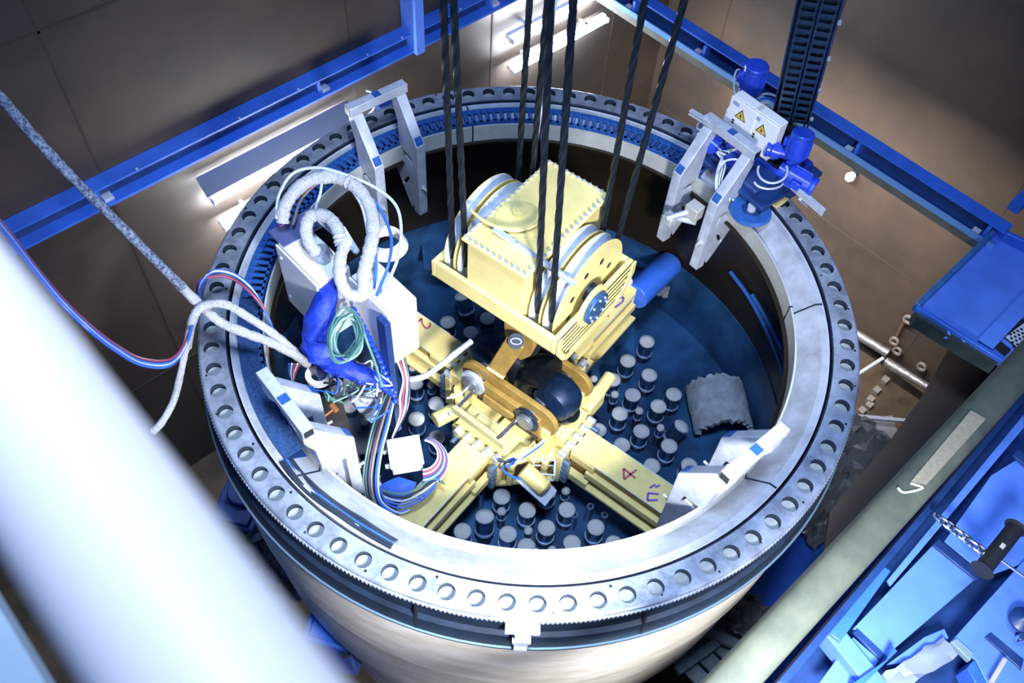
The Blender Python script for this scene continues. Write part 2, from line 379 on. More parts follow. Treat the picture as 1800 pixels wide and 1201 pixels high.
rb(MB(),4.33,4.35,-2.5,3.6,-.22,-.04).build('web',NAVY,cb)
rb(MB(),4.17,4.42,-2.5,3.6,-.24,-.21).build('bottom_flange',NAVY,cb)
rb(MB(),4.15,4.17,-2.5,3.6,-.24,-.17).build('front_lip',mat('lip_blue',(0.16,0.36,0.75),0.35,0.3),cb)
rb(MB(),4.16,4.26,-2.5,3.6,-.34,-.24).build('underside_angle',mat('grey_green_steel',(0.16,0.17,0.15),0.5,0.3,var=.3),cb)
for y in (2.6,1.45,.1,-.75,-2.35):
    rb(MB(),4.19,4.33,y-.02,y+.02,-.21,-.05).build('stiffener',BLUE,cb)
    rb(MB(),4.19,4.25,y+.05,y+.13,-.21,-.17).build('lug',GALV,cb)
def fixture(name,label,x0,x1,z,hood=False):
    r=thing(name,label,'strip light',(x0,YW,z))
    L=x1-x0
    MB().box(0,L,-.17,-.10,.0,.06).build('housing',WHITE,r,bevel=.004)
    MB().cyl((.03,-.215,.0),(L-.03,-.215,.0),.026,n=14).build('tube',LAMP,r)
    for x in (0,L-.03): MB().box(x,x+.03,-.245,-.17,-.03,.03).build('socket',WHITE,r)
    for x in (.35,L-.4): MB().box(x,x+.04,-.19,-.0,.03,.06).build('wall_arm',GALV,r)
    if hood: MB().hexa([(-.03,-.19,.065),(L,-.19,.065),(L,-.02,.24),(-.03,-.02,.24),(-.03,-.19,.08),(L,-.19,.08),(L,-.02,.255),(-.03,-.02,.255)]).build('hood',mat('hood_grey',(0.10,0.12,0.17),0.4,0.4),r)
    return r
fixture('strip_light','white strip light, upper one of the pair behind the ropes',3.25,5.2,-.88)
fixture('strip_light','white strip light, lower one of the pair behind the ropes',3.3,5.2,-1.40)
fixture('strip_light','white strip light under a dark hood left of the ring',-1.27,.75,-.92,True)
fixture('strip_light','white strip light half hidden by the ring, below the hooded one',-1.24,.75,-1.37)
b=MB();b.cyl((0,0,0),(-.10,0,0),.05,n=14)
r=thing('bulkhead_lamp','small round white bulkhead lamp on the right wall','lamp',(XW,.04,-2.75))
b.build('lamp_base',DKSTEEL,r);MB().lathe([(.001,-.24),(.05,-.22),(.075,-.17),(.06,-.10),(.001,-.10)],18,axis='x',close=True).build('globe',WHITE,r)
# wires on left wall
cable('wall_wire','thin loose wire hanging on the left wall above the ring',[],.008,CABK) if 0 else None
o=MB().tube([(1.0,3.93,-.62),(1.05,3.86,-.66),(1.02,3.84,-.85),(.86,3.9,-.98)],.012,n=6).build('wall_wire',CABW);tag(o,'loose pale wire looping from a junction box on the left wall','wire')
r=thing('junction_box','small blue junction box on the left wall near the ring','box',(1.25,YW,-.95))
MB().box(-.1,.1,-.14,0,-.1,.02).build('case',NAVY,r,bevel=.01);MB().cyl((0,-.14,-.04),(0,-.20,-.04),.02,n=10).build('plug',GALV,r)
# pipes at the foot of the right wall
def tagmb(mb,name,m,label,cat,group=None,**k): return tag(mb.build(name,m,**k),label,cat,group)
p0=on(1490,578,0,6.75);p1=on(1562,622,0,6.75)
tagmb(MB().cyl(p0,p1,.075,n=16),'lagged_pipe',mat('pipe_lagging',(0.26,0.26,0.27),.35,.6,var=.5,vscale=14,bump=.5),'silver lagged pipe at the foot of the right wall, the part nearer the ring','pipe')
p0=on(1556,636,0,6.6);p1=on(1636,684,0,6.6)
tagmb(MB().cyl(p0,p1,.085,.06,n=16),'lagged_pipe',mat('pipe_lagging',(0,0,0)),'silver lagged pipe tapering along the foot of the right wall','pipe')
p0=at(1505,660,-5.2);p1=at(1552,630,-5.2)
tagmb(MB().cyl(p0,p1,.03,n=10),'thin_pipe',GALV,'thin grey pipe slanting across the pit floor beside the ring','pipe')
tagmb(MB().tube([on(1592,560,0,6.9),on(1560,625,0,6.9)],.025,sub=1),'rod',mat('rust',(0.10,0.06,0.04),.7),'rusty rod on the right wall below the blue platform','rod')
for i,(x,y) in enumerate(((1596,562),(1572,600),(1577,617),(1620,645))):
    p=on(x,y,0,6.85);o=tagmb(MB().lathe([(.05,-.02),(.08,-.02),(.08,.02),(.05,.02)],16,o=p,axis='x'),'pipe_clip',mat('clip_steel',(0.22,0.21,0.2),.5,.3),('round steel clip on the right wall just under the platform corner','round steel clip at the lower end of the rusty rod','small steel clip next to the silver pipe','single steel clip on the wall right of the silver pipe')[i],'clip')
rnd=random.Random(3)
for i,(x,y) in enumerate(((1556,668),(1541,686),(1530,702),(1515,722),(1528,712))):
    p=at(x,y,-5.65);tagmb(MB().box(p.x-.06,p.x+.06,p.y-.05,p.y+.05,-5.7,-5.62),'rubble_piece',mat('clip_steel',(0.22,0.21,0.2)),('topmost','second','third','last','rightmost lower')[i]+' of the small scrap pieces lying on the pit floor right of the ring','rubble','scraps on the pit floor')
# ================================================================ HOIST BLOCK (local frame turned 9.5 degrees)
TH=rad(9.5); CT,ST=math.cos(TH),math.sin(TH)
def loc(px,py,z):
    p=at(px,py,z); return Vector((p.x*CT+p.y*ST,-p.x*ST+p.y*CT,z))
def W(x,y,z): return Vector((x*CT-y*ST,x*ST+y*CT,z))
hb=thing('hoist_block','big pale yellow hoist block with bolted box, four rope sheaves and slotted guard','hoist block',(0,0,0),TH)
Y0,Y1=-.66,.70
# tray frame
b=MB();t=.05
for (x0,x1,y0,y1) in ((-.60,.56,Y0,Y0+t),(-.60,.56,Y1-t,Y1),(-.60,-.60+t,Y0+t,Y1-t),(.56-t,.56,Y0+t,Y1-t)): b.box(x0,x1,y0,y1,.33,.52)
b.build('tray_frame',YEL,hb,bevel=.008)
b=MB()
for (P1,P2) in ((( -.60,Y0),( -.60,Y1)),((.56,Y0),(.56,Y1)),((-.60,Y0),(.56,Y0)),((-.60,Y1),(.56,Y1))):
    sx=0
    a=Vector((P1[0],P1[1],.33));c=Vector((P2[0],P2[1],.33));ins=lambda v:Vector((v.x*.84,v.y*.84,.22))
    b.face([b.b.verts.new(p) for p in (a,c,ins(c),ins(a))])
b.face([b.b.verts.new(p) for p in ((-.5,Y0*.84,.22),(.47,Y0*.84,.22),(.47,Y1*.84,.22),(-.5,Y1*.84,.22))])
b.build('tray_bottom',YEL,hb)
MB().box(-.56,.57,-.27,.33,.30,1.03).build('gear_box',YEL,hb,bevel=.012)
MB().box(-.60,.60,-.30,.36,1.03,1.055).build('box_lid',YEL,hb,bevel=.005)
bl=None
def bolt(x,y,z,par):
    global bl
    if bl is None:
        bl=MB().cyl((0,0,0),(0,0,.022),.015,n=6).build('lid_bolt',BOLT,par);o=bl
    else:
        o=bl.copy();COL.objects.link(o);o.parent=par
    o.location=(x,y,z)
for i in range(19):
    x=-.57+i*1.14/18
    bolt(x,-.278,1.055,hb);bolt(x,.338,1.055,hb)
for i in range(1,10):
    y=-.278+i*.616/10
    bolt(-.575,y,1.055,hb);bolt(.575,y,1.055,hb)
lc=loc(912,388,1.055)
MB().lathe([(.001,1.056),(.20,1.056),(.20,1.068),(.17,1.072),(.001,1.072)],32,o=(lc.x,lc.y,0)).build('inspection_cover',YEL,hb)
MB().cyl((lc.x+.05,lc.y+.04,1.07),(lc.x+.05,lc.y+.04,1.105),.055,n=18).cyl((lc.x+.05,lc.y+.04,1.10),(lc.x+.05,lc.y+.04,1.115),.03,n=6).build('filler_plug',YEL,hb)
pA,pB,pC,pD=loc(830,372,1.14),loc(868,402,1.10),loc(905,418,1.10),loc(1012,497,1.10)
pts=[loc(828,370,1.12),loc(850,388,1.12),loc(880,401,1.12),loc(912,405,1.12),loc(942,395,1.12),loc(950,380,1.12)]
MB().tube(pts,.014,n=7,sub=6).build('curved_rail',YEL,hb)
MB().bar(loc(868,402,1.11),loc(1012,500,.98),.045,.03).build('grease_rail',mat('rail_steel',(0.55,0.62,0.72),.35,.4),hb)
b=MB()
for k in range(5):
    f=.3+k*.15;p=loc(868,402,1.11).lerp(loc(1012,500,.98),f);b.cyl(p,p+Vector((0,0,.03)),.015,n=8)
b.cyl(loc(868,402,1.11).lerp(loc(1012,500,.98),.28)+Vector((0,0,.02)),loc(868,402,1.11).lerp(loc(1012,500,.98),.95)+Vector((0,0,.02)),.008,n=6)
b.build('grease_line',BOLT,hb)
ZS=.53
def sheave(y,outer=False):
    r=bpy.data.objects.new('sheave',None)
    b=MB().lathe([(.10,-.055),(.50,-.055),(.505,-.047),(.455,-.018),(.44,0),(.455,.018),(.505,.047),(.50,.055),(.10,.055)],64,o=(0,y,ZS),axis='y')
    o=b.build('sheave',GALV if not outer else GALV,hb)
    s_=-1 if y<0 else 1
    MB().lathe([(.44,-.0562),(.508,-.0562),(.508,-.050),(.505,-.047),(.44,-.047)],64,o=(0,y,ZS),axis='y').build('rim',YEL,o)
    MB().lathe([(.44,.0562),(.508,.0562),(.508,.050),(.505,.047),(.44,.047)],64,o=(0,y,ZS),axis='y').build('rim',YEL,o)
    b=MB().lathe([(.09,-.06*1),(.435,-.06),(.435,.06),(.09,.06)],64,o=(0,y,ZS),axis='y')
    o2=b.build('web',YELD if not outer else YEL,o)  # brown yellow on the inner webs paints in their shade
    for k in range(8):
        a=k*PI/4+.3;c=Vector((.30*math.cos(a),y-.0615,ZS+.30*math.sin(a)))
        h=MB().cyl(c,c+Vector((0,.002,0)),.032,n=14).build('web_hole',BLACK,o) if outer else None
    return o
for y in (-.355,-.50): sheave(y,y<-.45)
for y in (.425,.575): sheave(y,False)
# slotted guard in front of the sheaves
b=MB()
yg=Y0-.02
def slab(p,name,m,th=.018,par=hb): 
    return MB().prism([(x,yg-th/2,z) for x,z in p],(0,th,0)).build(name,m,par)
g=slab([(-.60,.52),(-.60,.36),(-.52,.20),(-.44,.11),(-.36,.08),(-.30,.13),(-.24,.24),(-.24,.52),(-.14,.80),(-.02,.94),(.02,.90),(-.08,.76),(-.18,.52),(-.18,.47),(-.22,.47),(-.44,.47)][:6]+[(-.48,.16),(-.54,.30),(-.54,.52)] if 0 else [(-.60,.52),(-.60,.34),(-.52,.19),(-.42,.09),(.30,.09),(.46,.20),(.56,.38),(.56,.52),(.50,.52),(.50,.40),(.42,.25),(.28,.15),(-.38,.15),(-.47,.22),(-.54,.36),(-.54,.52)],'guard_frame',YEL)
for k in range(6):
    z=.165+k*.066
    x0=-.42-.02*min(k,4) if k else -.38;x1=.30+.035*k
    MB().box(max(x0-.02*k,-.54),min(x1+.03,.50),yg-.003,yg+.004,z,z+.024).build('guard_slat',YEL,hb)
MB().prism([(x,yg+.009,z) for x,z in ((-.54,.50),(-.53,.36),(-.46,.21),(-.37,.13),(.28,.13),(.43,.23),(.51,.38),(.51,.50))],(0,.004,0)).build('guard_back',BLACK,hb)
MB().cyl((-.12,yg-.012,.55),(-.12,yg+.02,.55),.20,n=36).build('guard_boss',YEL,hb)
b=MB().cyl((-.12,yg-.012,.55),(-.12,yg-.06,.55),.155,n=36)
hc=b.build('hub_cap',mat('hub_blue',(0.06,0.16,0.38),.35,.5,var=.4,vscale=14),hb,bevel=.01)
for k in range(8):
    a=k*PI/4;c=Vector((-.12+.115*math.cos(a),yg-.06,.55+.115*math.sin(a)))
    MB().cyl(c,c-Vector((0,.015,0)),.012,n=6).build('hub_bolt',BOLT,hc)
MB().cyl((0,Y0,ZS),(0,Y1,ZS),.09,n=20).build('axle',DKSTEEL,hb)
# ropes
def vz(x,y,py):
    lo,hi=-6,5.8
    for _ in range(40):
        mid=(lo+hi)/2;v=Vector((x,y,mid))-CAM
        c=[sum(MROW[i][j]*v[i] for i in range(3)) for j in range(3)]
        if 600.5+FPX*c[1]/c[2]>py: lo=mid
        else: hi=mid
    return mid
ropes=[(-.455,-.355,968,'thick dark rope rising in front of the box, left one of the near pair'),(-.455,-.50,1008,'thick dark rope in front of the slotted guard, right one of the near pair'),
(-.455,.575,779,'dark rope on the far left of the hoist block'),(-.455,.425,797,'dark rope just right of the leftmost rope'),
(.455,-.355,1133,'dark rope behind the box, left one of the right-hand pair'),(.455,-.50,1203,'dark rope on the far right of the hoist block'),
(.455,.575,931,'thin looking dark rope behind the yellow box'),(.455,.425,962,'dark rope nearly hidden behind the near left rope')]
for x,y,pt,lab in ropes:
    p=W(x,y,ZS); zt=vz(p.x,p.y,0)
    q=at(pt,0,zt); e=p+(q-p)*1.5
    if e.z>6.4: e=p+(q-p)*((6.4-p.z)/(q.z-p.z))
    n=int((e-p).length/.03)
    P=[p+(e-p)*k/n for k in range(n+1)]
    tagmb(MB().tube(P,.0235,n=18,sub=1,lob=6,twist=.16),'wire_rope',ROPE,lab,'rope')
p=at(936,300,1.0) if 0 else None
a_=at(935,315,.6);b_=at(978,0,2.2)
tagmb(MB().tube([a_,a_.lerp(b_,.5),a_+(b_-a_)*1.4],.011,n=8,sub=1),'thin_line',CABW,'thin pale line hanging beside the near left rope','line')
# ================================================================ CROSS BEAM
ZC=-1.75; CX=-.03
cr=thing('lifting_cross','yellow four-armed lifting cross with bolted hub down in the vessel','lifting frame',(0,0,0),TH)
AP={}
for name,ang,L0,L1 in (('a',-90,.80,2.16),('b',180,.78,2.16),('c',0,.84,2.02),('d',90,.84,2.16)):
    T=Matrix.Translation((CX,0,0))@Matrix.Rotation(rad(ang),4,'Z')
    def K(mb,nm,mm,bv=0,par=None):
        mb.b.transform(T);return mb.build(nm,mm,par or arm,bevel=bv)
    arm=MB().box(L0,L1,-.17,.17,ZC-.025,ZC);arm.b.transform(T);arm=arm.build('arm',YEL,cr,bevel=.005)
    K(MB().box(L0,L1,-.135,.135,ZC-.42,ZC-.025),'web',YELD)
    for s in (-1,1):
        K(MB().box(L0,L0+.30,s*.15-.03,s*.15+.03,ZC-.14,ZC-.025),'shoulder',YEL,.004)
        K(MB().box(L0+.22,L1,s*.165-.035,s*.165+.035,ZC-.27,ZC-.17),'side_rail',YEL,.004)
        K(MB().box(L0+.05,L1,s*.17-.07,s*.17+.07,ZC-.44,ZC-.40),'lower_flange',YEL,.004)
        K(MB().box(L0,L0+.28,s*.20-.04,s*.20+.04,ZC-.42,ZC-.32),'lower_shoulder',YEL,.004)
        K(MB().box(L0+.3,L1,s*.168-.004,s*.168+.004,ZC-.002,ZC+.006),'edge_strip',GALV)
    # end plate joint with round bolts
    K(MB().box(L0-.10,L0-.02,-.30,.30,ZC-.55,ZC-.02),'joint_plate',YEL,.006)
    for k in range(5):
        y=-.26+.13*k;K(MB().cyl((L0-.07,y,ZC-.02),(L0-.0,y,ZC+.0),.0,n=4) if 0 else MB().cyl((L0-.085,y,ZC+.012),(L0+.0,y,ZC+.012),.038,n=16),'joint_bolt',BOLT)
    for s in (-1,1):
        for k in range(1,6): K(MB().cyl((L0-.02,s*.26,ZC-.03-.09*k),(L0+.06,s*.26,ZC-.03-.09*k),.036,n=14),'joint_bolt',mat('bolt_blue',(0.16,0.25,0.42),.3,.6))
    if name=='c':
        K(MB().prism([(L1,-.16,ZC-.30),(L1+.10,-.12,ZC-.30),(L1+.10,.12,ZC-.30),(L1,.16,ZC-.30)],(0,0,.32)),'end_lug',YEL,.006)
        K(MB().cyl((L1-.08,.02,ZC+.05),(L1+.10,.02,ZC+.02),.07,n=20),'end_roller',WHITE)
    AP[name]=arm
# painted marks (thin strokes lying on the arms)
def mark(arm,strokes,m,name='painted_mark',w=.022):
    b=MB()
    for s_ in strokes:
        P=[loc(px,py,ZC+.004) for px,py in s_]
        for i in range(len(P)-1): b.bar(P[i],P[i+1],w,.002)
    return b.build(name,m,arm,smooth=False)
mark(AP['a'],[[(1117,841),(1096,824),(1097,843),(1119,826)]],REDM,'number_4')
mark(AP['a'],[[(1157,879),(1138,880),(1139,867),(1158,869)]],VIO,'letter_mark')
mark(AP['a'],[[(1142,858),(1152,852)],[(1152,857),(1160,853)]],VIO,'small_mark')
mark(AP['d'],[[(736,566),(741,560),(742,570),(748,577),(753,577),(757,572),(755,568)]],REDM,'number_2')
mark(AP['c'],[[(1080,538),(1084,527),(1096,522),(1095,530),(1081,541),(1080,534)],[(1087,524),(1090,518),(1096,517)]],VIO,'number_0')
mark(AP['c'],[[(1060,556),(1072,546),(1061,547),(1070,557)]],REDM,'red_mark')
mark(AP['b'],[[(736,872),(744,868),(747,875),(739,880),(736,872)]],VIO,'number_0')
# hub
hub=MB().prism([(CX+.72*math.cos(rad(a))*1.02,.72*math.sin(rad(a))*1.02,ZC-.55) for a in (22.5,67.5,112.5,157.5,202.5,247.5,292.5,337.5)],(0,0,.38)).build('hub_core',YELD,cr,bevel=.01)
MB().prism([(CX+.76*math.cos(rad(a)),.76*math.sin(rad(a)),ZC-.17) for a in (22.5,67.5,112.5,157.5,202.5,247.5,292.5,337.5)],(0,0,.05)).build('hub_plate',YEL,cr,bevel=.008)
for s in (-1,1): MB().prism([(CX+.78*math.cos(rad(a)),.78*math.sin(rad(a)),ZC-.60) for a in (22.5,67.5,112.5,157.5,202.5,247.5,292.5,337.5)],(0,0,.05)).build('hub_bottom_plate',YEL,cr) if s==1 else None
for a in (45,135,225,315):
    for d in (-14,14):
        c=Vector((CX+.74*math.cos(rad(a+d)),.74*math.sin(rad(a+d)),0));MB().box(c.x-.03,c.x+.03,c.y-.03,c.y+.03,ZC-.55,ZC-.12).build('corner_post',YEL,cr,bevel=.004)
# pads, steps and side blocks on the hub
for (x0,x1,y0,y1,h,nm) in ((-.72,-.40,-.30,.38,.06,'step_plate'),(-.62,-.46,-.12,.22,.12,'step_block'),(-.70,-.58,-.26,.36,.10,'step_block'),(-.42,-.30,-.40,.0,.08,'step_block'),(-.30,.0,-.60,-.46,.06,'pad'),(-.52,-.36,-.56,-.44,.05,'pad')):
    MB().box(x0,x1,y0,y1,ZC-.13,ZC-.12+h).build(nm,YEL,cr,bevel=.006)
MB().box(-.20,.24,-.70,-.56,ZC-.12,ZC+.10).build('side_block',YEL,cr,bevel=.008)
MB().box(.28,.56,-.70,-.56,ZC-.12,ZC+.10).build('side_block',YEL,cr,bevel=.008)
MB().cyl((.56,-.62,ZC+.06),(.80,-.60,ZC+.06),.07,n=24).build('cylinder_pot',YEL,cr,bevel=.006)
MB().box(-.30,.10,.62,.78,ZC-.12,ZC+.08).build('side_block',YEL,cr,bevel=.008)
MB().box(.20,.50,.62,.78,ZC-.12,ZC+.04).build('side_block',YEL,cr,bevel=.008)
c=loc(783,734,-1.7);MB().cyl(c+Vector((-.10,.06,0)),c+Vector((.14,-.02,0)),.085,n=26).build('cylinder_pot',YEL,cr,bevel=.008)
# push plate with two polished rods
ZP=-1.42
a_=loc(795,719,ZP);b_=loc(885,786,ZP)
MB().bar(a_,b_,.02,.10).build('push_plate',mat('olive_yellow',(0.50,0.46,0.24),.5,.1),cr,bevel=.003)
MB().bar(a_+Vector((.03,0,-.02)),b_+Vector((.03,0,-.02)),.06,.05).build('push_beam',YEL,cr)
for (p0,p1) in (((805,716),(850,670)),((873,773),(925,722))):
    MB().cyl(loc(*p0,ZP),loc(*p1,ZP+.05),.022,n=16).build('polished_rod',CHROME,cr)
    q=loc(*p1,ZP+.05);MB().box(q.x-.03,q.x+.05,q.y-.05,q.y+.05,q.z-.05,q.z+.06).build('rod_clamp',DKSTEEL,cr,bevel=.008)
MB().cyl(loc(793,724,ZP),loc(783,719,ZP) if 0 else loc(793,724,ZP)+Vector((-.04,0,0)),.02,n=8).build('rod_nut',BOLT,cr)
# yoke: two long oval side plates and cross pins that carry the hook
def oval(x,y0,y1,z0,z1,th,nm,mm):
    r=(z1-z0)/2;zc=(z0+z1)/2;P=[]
    for k in range(13): a=-PI/2+PI*k/12;P.append((x,y1-r+r*math.cos(a),zc+r*math.sin(a)))
    for k in range(13): a=PI/2+PI*k/12;P.append((x,y0+r+r*math.cos(a),zc+r*math.sin(a)))
    return MB().prism(P,(th,0,0)).build(nm,mm,yk,bevel=.008)
yk=thing('hook_yoke','brown yellow yoke of two long oval plates holding the black hook over the hub','yoke',(0,0,0),TH)
p1=oval(-.34,-.66,.56,-1.52,-1.12,.06,'side_plate',YELD);p2=oval(.26,-.66,.50,-1.52,-1.12,.06,'side_plate',YELD)
MB().prism([(-.40,-.52,-1.60),(-.40,.30,-1.60),(-.40,.25,-1.25),(-.40,-.48,-1.25)],(.06,0,0)).build('cover_plate',YELD,yk,bevel=.006)
MB().box(-.41,-.40,-.50,.30,-1.57,-1.53).build('dark_gap',BLACK,yk)
MB().prism([(-.41,-.20,-1.50),(-.41,.20,-1.50),(-.41,.20,-1.38),(-.41,-.20,-1.38)],(-.03,0,0)).build('name_plate',YELD,yk,bevel=.003)
for y in (-.34,.36):
    MB().cyl((-.46,y,-1.34),(.36,y,-1.34),.10,n=28).build('cross_pin',mat('pin_steel',(0.30,0.33,0.38),.35,.6,var=.3),yk,bevel=.008)
    MB().cyl((-.38,y,-1.34),(-.42,y,-1.34),.15,n=28).build('pin_collar',GALV if y>0 else DKSTEEL,yk)
for x in (-.31,.29):
    for y in (-.55,.45): MB().box(x-.06,x+.06,y-.05,y+.05,ZC-.12,-1.40).build('yoke_foot',YEL,yk)
# double hook: shank down from the block and two horns
hk=thing('double_hook','massive black double hook hanging under the hoist block between the yoke plates','hook',(0,0,0),TH)
b=MB().cyl((0,0,.24),(0,0,-.80),.13,n=28).build('shank',BLACK,hk)
D=mat('hook_black',(0.010,0.014,0.022),.32,.4,var=.4,vscale=8);DB=mat('hook_blue_light_tint',(0.008,0.03,0.085),.4,.3,var=.5,vscale=14)  # DB tints the horn tips to imitate blue light on the black hook
for s in (-1,1):
    cy=s*.34;R=[]
    b=MB();pts=[];rr=[]
    for k in range(15):
        a=rad(-200+ k*250/14) if 0 else rad(100+ (k*235/14))
        # horn runs from the middle under the pin and up outside
        y=.36+.30*math.cos(a);z=-1.30+.30*math.sin(a);pts.append((0,s*y,z));rr.append(.15*(1-.5*(k/14)**2.5)+.01)
    ring_=[]
    for i,p in enumerate(pts):
        q=Vector(pts[min(i+1,14)])-Vector(pts[max(i-1,0)]);q.normalize();u=Vector((1,0,0));v=q.cross(u)
        ring_.append([b.b.verts.new(Vector(p)+u*math.cos(2*PI*j/16)*rr[i]*1.25+v*math.sin(2*PI*j/16)*rr[i]) for j in range(16)])
    for i in range(14):
        for j in range(16): b.face([ring_[i][j],ring_[i+1][j],ring_[i+1][(j+1)%16],ring_[i][(j+1)%16]])
    b.face(ring_[0]);b.face(ring_[-1])
    b.build('horn',D if s<0 else D,hk)
for s in (-1,1):
    b=MB().lathe([(.001,-.19),(.12,-.185),(.21,-.14),(.25,-.05),(.25,.05),(.21,.14),(.12,.185),(.001,.19)],32,o=(0,s*.43,-1.30),axis='x').build('horn_tip',DB,hk)
# bracket plate and locking arm between block and yoke
def locx(px,py,xv):
    d=ray(px,py);dl=Vector((d.x*CT+d.y*ST,-d.x*ST+d.y*CT,d.z));c=Vector((CAM.x*CT+CAM.y*ST,-CAM.x*ST+CAM.y*CT,CAM.z))
    return c+dl*((xv-c.x)/dl.x)
b=MB().prism([locx(px,py,-.25) for px,py in ((884,545),(938,578),(939,612),(930,628),(915,634),(904,626),(887,590))],(.05,0,0)).build('hanger_plate',YELD,hk,bevel=.008)
A0=locx(907,600,-.33);A1=locx(873,652,-.42)
UPC=(Vector((CAM.x*CT+CAM.y*ST,-CAM.x*ST+CAM.y*CT,CAM.z))-A0).normalized()
ar=MB().bar(A0,A1,.19,.04,up=UPC).build('locking_arm',YELD,hk,bevel=.012)
MB().bar(A1,A1+(A1-A0).normalized()*.035,.20,.06,up=UPC).build('arm_end',YEL,ar,bevel=.01)
e=(A0+A1)/2;n_=(A1-A0).cross(Vector((.3,1,0))).normalized()
u_=UPC.cross(Vector((0,0,1))).normalized();v_=UPC.cross(u_)
MB().tube([A0+UPC*.04+u_*.05*math.cos(k*PI/10)+v_*.028*math.sin(k*PI/10) for k in range(21)],.007,n=7,sub=1).build('ring_eye',GALV,ar)
MB().cyl(A0+UPC*.015,A0+UPC*.032,.075,n=24).build('eye_seat',DKSTEEL,ar)
# hydraulic pot in front of the hub with cables
hp_=thing('hydraulic_cylinder','short yellow hydraulic cylinder with small metal cage, at the near corner of the cross','cylinder',(0,0,0),TH)
c0=loc(920,825,-1.85);c1=loc(957,858,-1.95)
MB().cyl(c0,c1,.095,n=28).build('barrel',YEL,hp_,bevel=.006);dv=(c1-c0).normalized()
MB().cyl(c1,c1+dv*.02,.085,n=24).build('end_cap',YELD,hp_)
MB().bar(c0-dv*.02-Vector((0,0,.10)),c1+dv*.10-Vector((0,0,.10)),.22,.02).build('mount',GALV,hp_)
b=MB()
k0=c1+Vector((.02,.16,.10));
for z in (0,.12):
    P=[k0+Vector((0,0,-z)),k0+Vector((.12,.10,-z)),k0+Vector((.26,-.08,-z)),k0+Vector((.12,-.18,-z))]
    for i in range(4): b.bar(P[i],P[(i+1)%4],.014,.014)
for P_ in ((0,0),(.12,.10),(.26,-.08),(.12,-.18)): b.bar(k0+Vector((*P_,0)),k0+Vector((*P_,-.12)),.014,.014)
b.build('cage',GALV,hp_)
for i,(pts,m_,r_) in enumerate((([(975,752),(955,775),(935,790),(915,805),(903,820)],CABW,.014),([(972,757),(950,782),(925,800),(905,812),(890,822)],CABB,.016),([(968,765),(940,790),(915,806),(895,812),(875,810)],CABK,.014),([(905,806),(890,812),(884,826),(900,838),(915,842)],CABB,.014))):
    cable('hub_cable','',pts,r_,m_,z=-1.55-.05*i);o=bpy.context.scene.collection.objects[-1]
    tag(o,('pale cable crossing the near corner of the hub','blue cable next to the pale one on the hub','dark cable sagging across the near corner of the hub','small blue cable loop beside the hydraulic cylinder')[i],'cable')
o=tagmb(MB().tube([at(1006,748,-1.55)+Vector((-.1,-.1,0)),at(972,752,-1.5),at(950,775,-1.5)][::-1],.02,n=8),'cable_guide',CABB,'short blue cable guide at the near edge of the hub','guide') if 0 else None
# ================================================================ NOZZLES
ZN=-2.45
def nozzle(px,py,r,label,group,zn=ZN,tilt=0,ta=0,foil=True,big=True):
    p=at(px,py,zn)
    t=thing('capped_nozzle',label,'nozzle',p,ta,group)
    H=.26 if big else .17
    cap=PROTO['cap_%d'%big];bod=PROTO['body_%d'%big];rg=PROTO['ring_%d'%big];st=PROTO['stalk_%d'%big]
    out=[]
    for pr_,first in ((cap,1),(bod,1),(rg,1),(st,1)):
        o=pr_ if not pr_.get('used') else pr_.copy()
        if pr_.get('used'): COL.objects.link(o)
        else: pr_['used']=1
        if 'used' in o and o is not pr_: del o['used']
        o.parent=t
        o.scale=(r,r,1)
    t.rotation_euler=(tilt,0,ta);return t
PROTO={}
for big in (0,1):
    H=.26 if big else .18;n=28
    b=MB();b.lathe([(.001,.002),(.35,.010),(.9,.0),(1.0,-.012),(1.0,-.03),(.001,-.03)],n);PROTO['cap_%d'%big]=b.build('cap',CAPW)
    b=MB();b.lathe([(.001,-.03),(.97,-.03),(.97,-H),(.001,-H)],n);PROTO['body_%d'%big]=b.build('body',BODY)
    b=MB();b.lathe([(.97,-H+.03),(1.06,-H+.03),(1.06,-H),(.97,-H)],n);PROTO['ring_%d'%big]=b.build('clamp_ring',mat('ring_blue_steel',(0.45,0.55,0.72),.3,.5))
    b=MB();b.lathe([(.001,-H),(.8,-H),(.8,-.41),(.001,-.41)],n);PROTO['stalk_%d'%big]=b.build('stalk',DKSTEEL)
RB,RS=.094,.048
G1=[(1138,599),(1104,633),(1142,658),(1078,666),(1113,693),(1185,692),(1158,713),(1090,726),(1128,757),(1177,783),(1048,688),(1052,755),(1094,781),(1147,818),(1212,817)]
G2=[(882,872),(927,896),(997,895),(893,938),(961,927),(1048,926),(813,933),(926,960),(1006,954),(1080,955),(963,863)]
G3=[(730,672),(767,708),(732,735),(768,768),(615,712)]
G4=[(787,565),(828,583),(857,558)]
